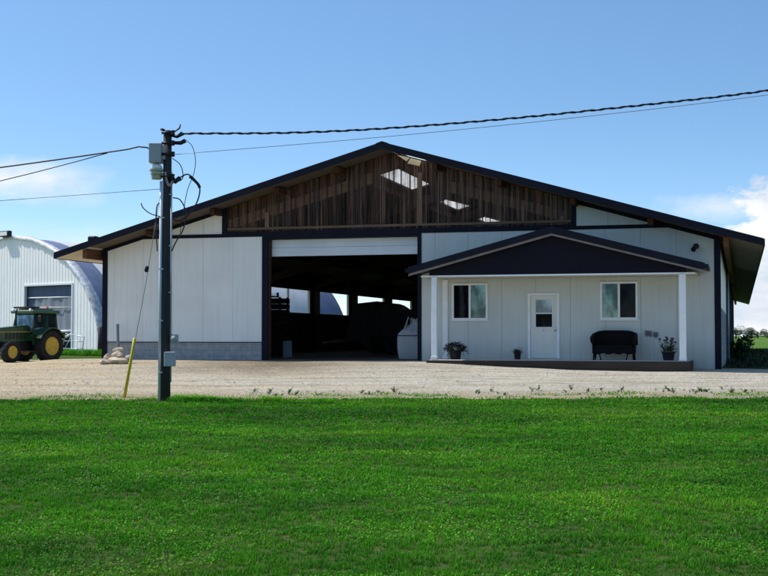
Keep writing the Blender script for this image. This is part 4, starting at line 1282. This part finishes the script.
# bulk bag in the doorway
def bag():
    p = BW(10.98, 1.6)
    t = empty("bulk_bag", (p[0], p[1], .306), -YAW, "full pale bulk bag with tied neck standing inside the barn doorway", "bag")
    m = MB(); m.smooth = True
    n = 32
    rows = [(0,.50),(.06,.53),(.35,.555),(.65,.55),(.84,.53),(.95,.47),(1.02,.38),(1.12,.25),(1.2,.16),(1.28,.15),(1.36,.22)]
    for j, (z, r) in enumerate(rows):
        for k in range(n):
            a = 2*math.pi*k/n
            c, s = math.cos(a), math.sin(a)
            sq = 1/max(abs(c), abs(s))**(.92 if z < .9 else .6)
            fold = 1 + (.025 if z < .85 else .14)*math.sin(k*5.1+j*.9)*math.cos(k*1.7)
            m.v.append((c*r*sq*fold, s*r*sq*fold, z + (.03*math.sin(k*2.3) if z > .9 else 0)))
    for j in range(len(rows)-1):
        for k in range(n):
            m.face((j*n+k, j*n+(k+1)%n, (j+1)*n+(k+1)%n, (j+1)*n+k))
    m.build("sack", BAGM, t)
    for a in (45,135,225,315):
        c, s = math.cos(R(a))*.6, math.sin(R(a))*.6
        q = MB(); q.tube([(c*.95,s*.95,.7),(c*.85,s*.85,1.0),(c*.6+.04,s*.6,1.42),(c*.5-.04,s*.5,1.40),(c*.72,s*.72,.98)], .018, 6); q.build("lifting_loop", BAGM, t)
    q = MB(); q.tube([(.575*math.cos(a)/max(abs(math.cos(a)),abs(math.sin(a)))**.92*1.0, .575*math.sin(a)/max(abs(math.cos(a)),abs(math.sin(a)))**.92, .80) for a in [k*2*math.pi/40 for k in range(41)]], .014, 5); q.build("seam_band", BLACK, t)
bag()

# dim things inside the bay
def wagon():
    p = BW(9.3, 11.0)
    t = empty("farm_wagon", (p[0], p[1], .306), -YAW+R(2), "dark high-sided farm wagon standing in the shadows of the bay", "wagon")
    m = MB()
    m.box(-2.2,1.1,-1.0,1.0,.75,.85)
    for y in (-1.0,.94): m.prism([(-2.2,.85),(1.1,.85),(1.25,1.86),(-2.35,1.86)], y, y+.06)
    for k in range(6): m.box(-2.1+.6*k,-2.02+.6*k,-1.06,-1.001,.75,1.88)
    m.box(-2.3,-2.24,-.94,.94,.85,1.84); m.box(1.14,1.2,-.94,.94,.85,1.84)
    m.build("wagon_box", mat("wagon_paint", (.014,.011,.012), .7, .4, 2), t)
    for x in (-1.5,.5):
        for y in (-.85,.85):
            q = MB(); q.lathe([(.2,-.1),(.36,-.11),(.42,-.07),(.42,.07),(.36,.11),(.2,.1),(.2,-.1)], (x,y,.42), 'y', 24); w = q.build("wheel", RUBBER, t)
            q = MB(); q.lathe([(.22,-.08),(.1,-.05),(0,-.06)], (x,y,.42), 'y', 16); q.build("rim", RUST, w)
    q = MB(); q.tube([(1.1,0,.6),(2.3,0,.4)], .06, 8); q.build("drawbar", RUST, t)
wagon()
def baler():
    p = BW(5.05, 14.0)
    t = empty("hay_baler", (p[0], p[1], .306), -YAW, "dark round hay baler parked in the middle of the bay", "farm machine")
    m = MB(); m.lathe([(.98,-.8),(1.02,-.76),(1.02,.76),(.98,.8)], (1.6,0,1.22), 'y', 28); m.prism([(-.3,.6),(1.0,.4),(1.2,2.3),(.2,2.2)], -.85, .85); m.build("bale_chamber", mat("baler_green", (.008,.014,.010), .6, .3, 2), t)
    for y in (-1.0,1.0):
        q = MB(); q.lathe([(.25,-.14),(.46,-.15),(.52,-.1),(.52,.1),(.46,.15),(.25,.14),(.25,-.14)], (1.2,y,.52), 'y', 24); w = q.build("wheel", RUBBER, t)
        q = MB(); q.lathe([(.27,-.1),(.1,-.06),(0,-.08)], (1.2,y,.52), 'y', 16); q.build("rim", YELLOWP, w)
    q = MB(); q.tube([(-.2,0,.6),(-1.6,0,.45)], .07, 8); q.build("drawbar", RUST, t)
baler()
def crate(u, d, z, w, h, label):
    p = BW(u, d)
    t = empty("crate", (p[0], p[1], z), -YAW, label, "crate", "wooden crates stacked inside the bay")
    m = MB()
    for k in range(5):
        a = .02+k*(h-.04)/5; b = a+(h-.04)/5-.03
        m.box(-w/2,w/2,-.5,-.47,a,b); m.box(-w/2,w/2,.47,.5,a,b); m.box(-w/2,-w/2+.03,-.47,.47,a,b); m.box(w/2-.03,w/2,-.47,.47,a,b)
    m.box(-w/2+.03,w/2-.03,-.47,.47,.01,.05); m.build("slats", CRATEW, t)
    for sx in (-1,1):
        for sy in (-1,1):
            q = MB(); x = sx*(w/2-.07); y = sy*.43; q.box(x-.035,x+.035,y-.035,y+.035,0,h); q.build("corner_block", CRATEW, t)
crate(3.95, 6.0, .306, 1.38, 1.14, "lowest dark crate at the left of the bay, on the floor")
crate(3.93, 6.0, 1.447, 1.38, 1.14, "middle dark crate of the stack just inside the bay")
crate(3.72, 6.0, 2.588, .98, .20, "shallow dark crate topping the stack at the left of the bay")
p = BW(5.8, 3.0)
m = MB(); m.rbox(-.17,.17,-.02,.02,0,.62,.008); o = m.build("leaning_board", mat("board_grey", (.22,.24,.30), .7, .2, 3)); o.location = (p[0], p[1], .306); o.rotation_euler = (R(-14), R(-6), -YAW)
tag(o, "grey board leaning just inside the left jamb of the bay", "board")

# ------------------------------------------------------------------ porch things
def loveseat():
    p = BW(17.82, -.52)
    t = empty("wicker_loveseat", (p[0], p[1], .346), -YAW, "dark wicker loveseat with rolled arms on the porch under the right window", "loveseat")
    W = 1.36
    m = MB(); m.rbox(-W/2+.1,W/2-.1,-.27,.25,.36,.46,.04); m.build("seat", WICKER, t)
    outl = []
    for k in range(25):
        a = math.pi*k/24
        x = -math.cos(a); z = math.sin(a)
        x = math.copysign(abs(x)**.42, x); z = z**.42
        outl.append((x*(W/2-.02), .46+z*.42))
    m = MB(); m.prism([(W/2-.10,.40),(-W/2+.10,.40)]+outl, .20, .26); m.build("backrest", WICKER, t)
    m = MB(); m.tube([(x,.225,z) for x, z in outl], .042, 8); m.build("back_roll", WICKER, t)
    for s in (-1,1):
        m = MB(); m.tube([(s*(W/2-.04),.22,.80),(s*(W/2-.02),.05,.74),(s*(W/2-.01),-.18,.68),(s*(W/2-.03),-.30,.60),(s*(W/2-.07),-.31,.48)], [.05,.055,.06,.055,.04], 8)
        m.prism_x([(.2,.22),(-.26,.20),(-.27,.62),(.2,.76)], s*(W/2-.05)-.02, s*(W/2-.05)+.02); m.build("armrest", WICKER, t)
        for y in (-.26,.22):
            q = MB(); q.tube([(s*(W/2-.10),y,.38),(s*(W/2-.07),y*1.06,.0)], [.035,.024], 8); q.build("leg", WICKER, t)
        q = MB(); q.tube([(s*(W/2-.12),-.27,.30),(s*(W/2-.24),-.27,.22),(s*(W/2-.30),-.27,.0)], .022, 6); q.build("front_brace", WICKER, t)
    q = MB()
    ap = [(-W/2+.06,.37),(W/2-.06,.37)]+[(W/2-.06-k*(W-.12)/12, .22-.05*abs(math.sin(k*math.pi/3))) for k in range(13)]
    q.prism(ap, -.285, -.265); q.build("apron", WICKER, t)
loveseat()

def pot(name, u, d, r, h, label, kind):
    p = BW(u, d)
    t = empty(name, (p[0], p[1], .346), -YAW+rng.uniform(-1,1), label, "potted plant", None)
    m = MB(); m.lathe([(r*.72,0),(r*.80,.03),(r*.98,h*.86),(r*1.08,h*.87),(r*1.08,h),(r*.98,h),(r*.9,h-.04),(0,h-.05)], (0,0,0), 'z', 24)
    m.build("pot", mat("pot_dark", (.018,.014,.018), .5, .3, 5) if "pot_dark" not in bpy.data.materials else bpy.data.materials["pot_dark"], t)
    lf = MB(); fl = MB(); stm = MB()
    rr = random.Random(int(u*100))
    if kind == "bushy":
        for k in range(520):
            a = rr.uniform(0,6.28); e = rr.uniform(-.2,1.4); q = rr.uniform(.3,1)**.6
            c = Vector((math.cos(a)*math.cos(e)*r*1.75*q, math.sin(a)*math.cos(e)*r*1.75*q, h-.02+math.sin(e)*r*1.3*q))
            lf.leaf(c, (math.cos(a)+rr.uniform(-.5,.5), math.sin(a)+rr.uniform(-.5,.5), rr.uniform(-.2,.8)), (0,0,1), rr.uniform(.07,.12), .055)
        for k in range(5):
            a = rr.uniform(0,6.28); pp = [Vector((math.cos(a)*r*(1.0+.35*j), math.sin(a)*r*(1.0+.35*j), h+.08-.012*j*j*2)) for j in range(4)]
            stm.tube(pp, .008, 5)
            for j in range(18): lf.leaf(pp[rr.randrange(4)]+Vector((rr.uniform(-.04,.04),)*3), (math.cos(a),math.sin(a),rr.uniform(-.8,.3)), (0,0,1), .07, .035)
        for k in range(26):
            a = rr.uniform(0,6.28); q = rr.uniform(.3,1)
            fl.lathe([(.0,0),(.02,.008),(.018,.02),(0,.024)], (math.cos(a)*r*1.55*q, math.sin(a)*r*1.55*q, h+r*1.15*(1-q*q*.7)), 'z', 6)
        lm, fm = LEAF_D, PETAL
    elif kind == "small":
        for k in range(170):
            a = rr.uniform(0,6.28); e = rr.uniform(0,1.3); q = rr.uniform(.3,1)
            c = Vector((math.cos(a)*math.cos(e)*r*1.45*q, math.sin(a)*math.cos(e)*r*1.45*q, h-.02+math.sin(e)*r*1.0*q))
            lf.leaf(c, (math.cos(a),math.sin(a),rr.uniform(-.3,.9)), (0,0,1), rr.uniform(.05,.08), .035)
        for k in range(7):
            a = rr.uniform(0,6.28); fl.lathe([(.0,0),(.02,.008),(.016,.02),(0,.024)], (math.cos(a)*r*1.1, math.sin(a)*r*1.1, h+.12), 'z', 6)
        stm.tube([(0,0,h-.05),(.02,0,h+.1)], .01, 5)
        lm, fm = LEAF_D, PETAL
    else:
        for k in range(15):
            a = rr.uniform(0,6.28); q = rr.uniform(.2,1); hh = rr.uniform(.18,.62)*(1-.45*q)
            b0 = Vector((math.cos(a)*r*.5*q, math.sin(a)*r*.5*q, h-.05)); tp = Vector((math.cos(a)*r*1.5*q, math.sin(a)*r*1.5*q, h+hh))
            stm.tube([b0, b0.lerp(tp,.5)+Vector((0,0,.04)), tp], .006, 5)
            for j in range(14):
                c = b0.lerp(tp, rr.uniform(.15,.95)); aa = rr.uniform(0,6.28)
                lf.leaf(c, (math.cos(aa),math.sin(aa),rr.uniform(-.2,.9)), (0,0,1), rr.uniform(.07,.12), .045)
            if hh > .2:
                fl.lathe([(0,0),(.03,.01),(.045,.03),(.03,.055),(0,.06)], tuple(tp), 'z', 8)
        for k in range(120):
            a = rr.uniform(0,6.28); q = rr.uniform(.3,1)
            lf.leaf((math.cos(a)*r*1.2*q, math.sin(a)*r*1.2*q, h+rr.uniform(-.02,.14)), (math.cos(a),math.sin(a),rr.uniform(-.3,.8)), (0,0,1), rr.uniform(.06,.1), .04)
        lm, fm = LEAF_G, PETALP
    lf.build("leaves", lm, t, False); fl.build("flowers", fm, t); stm.build("stems", lm, t)
pot("planter", 12.86, -.85, .20, .30, "bushy dark trailing plant in a black pot beside the left porch post", "bushy")
pot("planter", 14.78, -.45, .115, .22, "smallest potted plant, in a reddish dark pot left of the door", "small")
pot("planter", 19.47, -.75, .20, .27, "tall flowering plant in a black tub by the right porch post", "tall")

# ------------------------------------------------------------------ weeds along the gravel edge
def weed_mesh(seed):
    rr = random.Random(seed); m = MB()
    for k in range(rr.randint(4,7)):
        a = rr.uniform(0,6.28); hh = rr.uniform(.08,.2); q = rr.uniform(.02,.1)
        m.tube([(0,0,-.02),(math.cos(a)*q*.5,math.sin(a)*q*.5,hh*.6),(math.cos(a)*q,math.sin(a)*q,hh)], .004, 4)
        for j in range(9):
            t = rr.uniform(.2,1); aa = rr.uniform(0,6.28)
            m.leaf((math.cos(a)*q*t,math.sin(a)*q*t,hh*t), (math.cos(aa),math.sin(aa),rr.uniform(-.1,.9)), (0,0,1), rr.uniform(.03,.065), .024)
    o = m.build("weed", WEED, None, False)
    me = o.data; bpy.data.objects.remove(o)
    return me
wm = [weed_mesh(s) for s in range(6)]
for k in range(66):
    x = rng.uniform(-3.2, 10.0); y = edge_y(x) + abs(rng.gauss(.35, .5)) + (.5 if x > 3 else 0)*rng.random()
    o = bpy.data.objects.new("weed", wm[k % 6]); link(o)
    s = rng.uniform(.4, .95)
    o.location = (x, y, gz(x, y)+.02); o.scale = (s*1.3, s*1.3, s*rng.uniform(.5,1.0)); o.rotation_euler = (0, 0, rng.uniform(0, 6.28))
    tag(o, "small leafy weed growing along the near edge of the gravel", "weed", "weeds along the gravel edge")

# ------------------------------------------------------------------ far right: bush, field, trees
def crown(m, c, r, n, ls, rr):
    blobs = [(Vector((rr.uniform(-.6,.6)*r[0], rr.uniform(-.6,.6)*r[1], rr.uniform(-.5,.7)*r[2])), rr.uniform(.35,.6)) for _ in range(9)]
    for k in range(n):
        b, q = rr.choice(blobs)
        d = Vector((rr.gauss(0,1), rr.gauss(0,1), rr.gauss(0,1))).normalized()
        p = Vector(c) + b + Vector((d.x*r[0], d.y*r[1], d.z*r[2]))*q*rr.uniform(.6,1.0)
        m.leaf(p, d+Vector((rr.gauss(0,.5),rr.gauss(0,.5),rr.gauss(0,.5)-.2)), (rr.gauss(0,1),rr.gauss(0,1),1), ls*rr.uniform(.7,1.4), ls*.7)
def tree(px, Y, h, w, label, seed):
    h *= .66; w *= .95
    x = (px-384)/1272*Y
    rr = random.Random(seed)
    t = empty("tree", (x, Y, gz(x, Y)), rr.uniform(0,6), label, "tree", "trees beyond the field")
    m = MB(); m.tube([(0,0,-.3),(.1,0,h*.25),(0,.1,h*.5),(.1,0,h*.75)], [w*.06,w*.045,w*.03,w*.012], 8)
    for k in range(7):
        a = rr.uniform(0,6.28); z = h*rr.uniform(.25,.6); m.tube([(0,0,z),(math.cos(a)*w*.2,math.sin(a)*w*.2,z+h*.1),(math.cos(a)*w*.36,math.sin(a)*w*.36,z+h*.24)], [w*.02,w*.014,w*.005], 6)
    m.build("trunk", BARK, t)
    m = MB(); crown(m, (0,0,h*.48), (w*.6,w*.6,h*.5), 3000, h*.05, rr); m.build("crown", TREELEAF, t, False)
tree(735.5, 420, 6.3, 6.0, "rounded dark tree beside the barn wall, nearest of the far trees", 1)
tree(745, 560, 5.2, 7.0, "low wide tree at the left of the far row", 2)
tree(751, 520, 6.6, 6.0, "tallest tree in the middle of the far row", 3)
tree(757.5, 560, 5.6, 7.0, "broad tree just right of the tallest far tree", 4)
tree(767, 600, 6.2, 6.0, "separate tree at the right edge past a gap in the row", 5)

def bush():
    p = BW(21.75, 19)
    t = empty("bush", (p[0], p[1], gz(p[0], p[1])), 0, "dark overgrown bush against the shaded right wall of the barn", "bush")
    rr = random.Random(3)
    m = MB()
    for k in range(9):
        a = rr.uniform(0,6.28); m.tube([(0,0,-.1),(math.cos(a)*.3,math.sin(a)*.6,.8),(math.cos(a)*.3,math.sin(a)*1.0,.95)], [.03,.02,.008], 5)
    m.build("stems", BARK, t)
    m = MB(); crown(m, (-.1,0,.5), (.35,1.8,.55), 1500, .10, rr); m.build("foliage", TREELEAF, t, False)
bush()
x, y = (745-384)/1272*330, 330
m = MB(); m.lathe([(.0,0),(.62,.02),(.7,.2),(.7,1.1),(.62,1.28),(0,1.3)], (0,0,0), 'y', 20)
o = m.build("wrapped_bale", LAMPWHITE); o.location = (x, y, gz(x, y)+.7); o.rotation_euler = (0,0,.6)
tag(o, "white wrapped hay bale lying far out in the green field", "hay bale")

# ------------------------------------------------------------------ sun, sky, camera
SUN_EL = R(57); sx, sy = -.965, .26
az = math.atan2(sx, sy)
sl = bpy.data.lights.new("sun", 'SUN'); sl.energy = 5.0; sl.angle = R(.53); sl.color = (1.0, .955, .88)
so = bpy.data.objects.new("sun", sl); link(so)
sd = Vector((math.sin(az)*math.cos(SUN_EL), math.cos(az)*math.cos(SUN_EL), math.sin(SUN_EL)))
so.rotation_euler = sd.to_track_quat('Z', 'Y').to_euler(); so.location = (-30, 10, 40)

w = bpy.data.worlds.new("World"); scene.world = w; w.use_nodes = True
nt = w.node_tree; nt.nodes.clear()
wo = nt.nodes.new("ShaderNodeOutputWorld"); bg = nt.nodes.new("ShaderNodeBackground")
tc = nt.nodes.new("ShaderNodeTexCoord").outputs["Generated"]
sep = nt.nodes.new("ShaderNodeSeparateXYZ"); L(nt, tc, sep.inputs[0])
zz = math_node(nt, 'ADD', math_node(nt, 'MULTIPLY', math_node(nt, 'MAXIMUM', sep.outputs[2], 0.0), 1.9), .02)
cmb = nt.nodes.new("ShaderNodeCombineXYZ"); L(nt, sep.outputs[0], cmb.inputs[0]); L(nt, sep.outputs[1], cmb.inputs[1]); L(nt, zz, cmb.inputs[2])
vn = nt.nodes.new("ShaderNodeVectorMath"); vn.operation = 'NORMALIZE'; L(nt, cmb.outputs[0], vn.inputs[0])
sky = nt.nodes.new("ShaderNodeTexSky"); sky.sky_type = 'NISHITA'; sky.sun_disc = False
sky.sun_elevation = SUN_EL; sky.sun_rotation = az % (2*math.pi); sky.altitude = 200; sky.air_density = 1.0; sky.dust_density = .6; sky.ozone_density = 1.2
L(nt, vn.outputs[0], sky.inputs[0])
hs = nt.nodes.new("ShaderNodeHueSaturation"); hs.inputs["Hue"].default_value = .494; hs.inputs["Saturation"].default_value = 1.16; hs.inputs["Value"].default_value = 1.28; L(nt, sky.outputs[0], hs.inputs["Color"])
# clouds, placed by world direction
def cloud(c, rx, rz, amp, sc, soft, top_):
    cv = Vector(c).normalized()
    sub = nt.nodes.new("ShaderNodeVectorMath"); sub.operation = 'SUBTRACT'; L(nt, tc, sub.inputs[0]); sub.inputs[1].default_value = cv
    ml = nt.nodes.new("ShaderNodeVectorMath"); ml.operation = 'MULTIPLY'; L(nt, sub.outputs[0], ml.inputs[0]); ml.inputs[1].default_value = (1/rx, 1/max(rx, .2), 1/rz)
    ln = nt.nodes.new("ShaderNodeVectorMath"); ln.operation = 'LENGTH'; L(nt, ml.outputs[0], ln.inputs[0])
    nz = noise_tex(nt, mapping(nt, tc, (sc, sc, sc*1.7)), 1.0, 7, .6)
    v = math_node(nt, 'ADD', math_node(nt, 'SUBTRACT', 1.0, ln.outputs["Value"]), math_node(nt, 'MULTIPLY', math_node(nt, 'SUBTRACT', nz, .5), amp))
    return math_node(nt, 'MULTIPLY', math_node(nt, 'MULTIPLY', v, 1/soft, True), top_)
c1 = cloud((.345, .94, .050), .098, .080, 1.3, 19, .11, 1.0)
c2 = cloud((-.285, .95, .118), .095, .019, 1.7, 14, .9, .90)
c3 = cloud((.255, .96, .098), .05, .012, 1.6, 22, .9, .7)
c4 = cloud((-.25, .96, .07), .09, .02, 1.4, 12, 1.2, .5)
cm = math_node(nt, 'MAXIMUM', math_node(nt, 'MAXIMUM', c1, c2), math_node(nt, 'MAXIMUM', c3, c4))
cn = noise_tex(nt, mapping(nt, tc, (11, 11, 26)), 1.0, 6, .6)
ccol = ramp(nt, cn, [(.36,(4.6,5.2,6.0)),(.56,(6.6,6.7,6.8))])
skc = mixc(nt, cm, hs.outputs[0], ccol)
L(nt, skc, bg.inputs[0]); bg.inputs[1].default_value = .15
L(nt, bg.outputs[0], wo.inputs[0])

cam = bpy.data.cameras.new("camera"); cam.sensor_width = 36; cam.lens = 36*1272.4/768; cam.clip_end = 6000; cam.clip_start = .1
co = bpy.data.objects.new("camera", cam); link(co)
co.location = (0, 0, 1.1); co.rotation_euler = (R(90)+.0374, 0, 0)
scene.camera = co
scene.render.resolution_x, scene.render.resolution_y = 1024, 768
scene.view_settings.view_transform = 'Standard'; scene.view_settings.look = 'None'; scene.view_settings.exposure = 0
scene.cycles.max_bounces = 8; scene.cycles.diffuse_bounces = 4; scene.cycles.transparent_max_bounces = 12
scene.cycles.use_denoising = True
scene.cycles.sample_clamp_indirect = 6.0
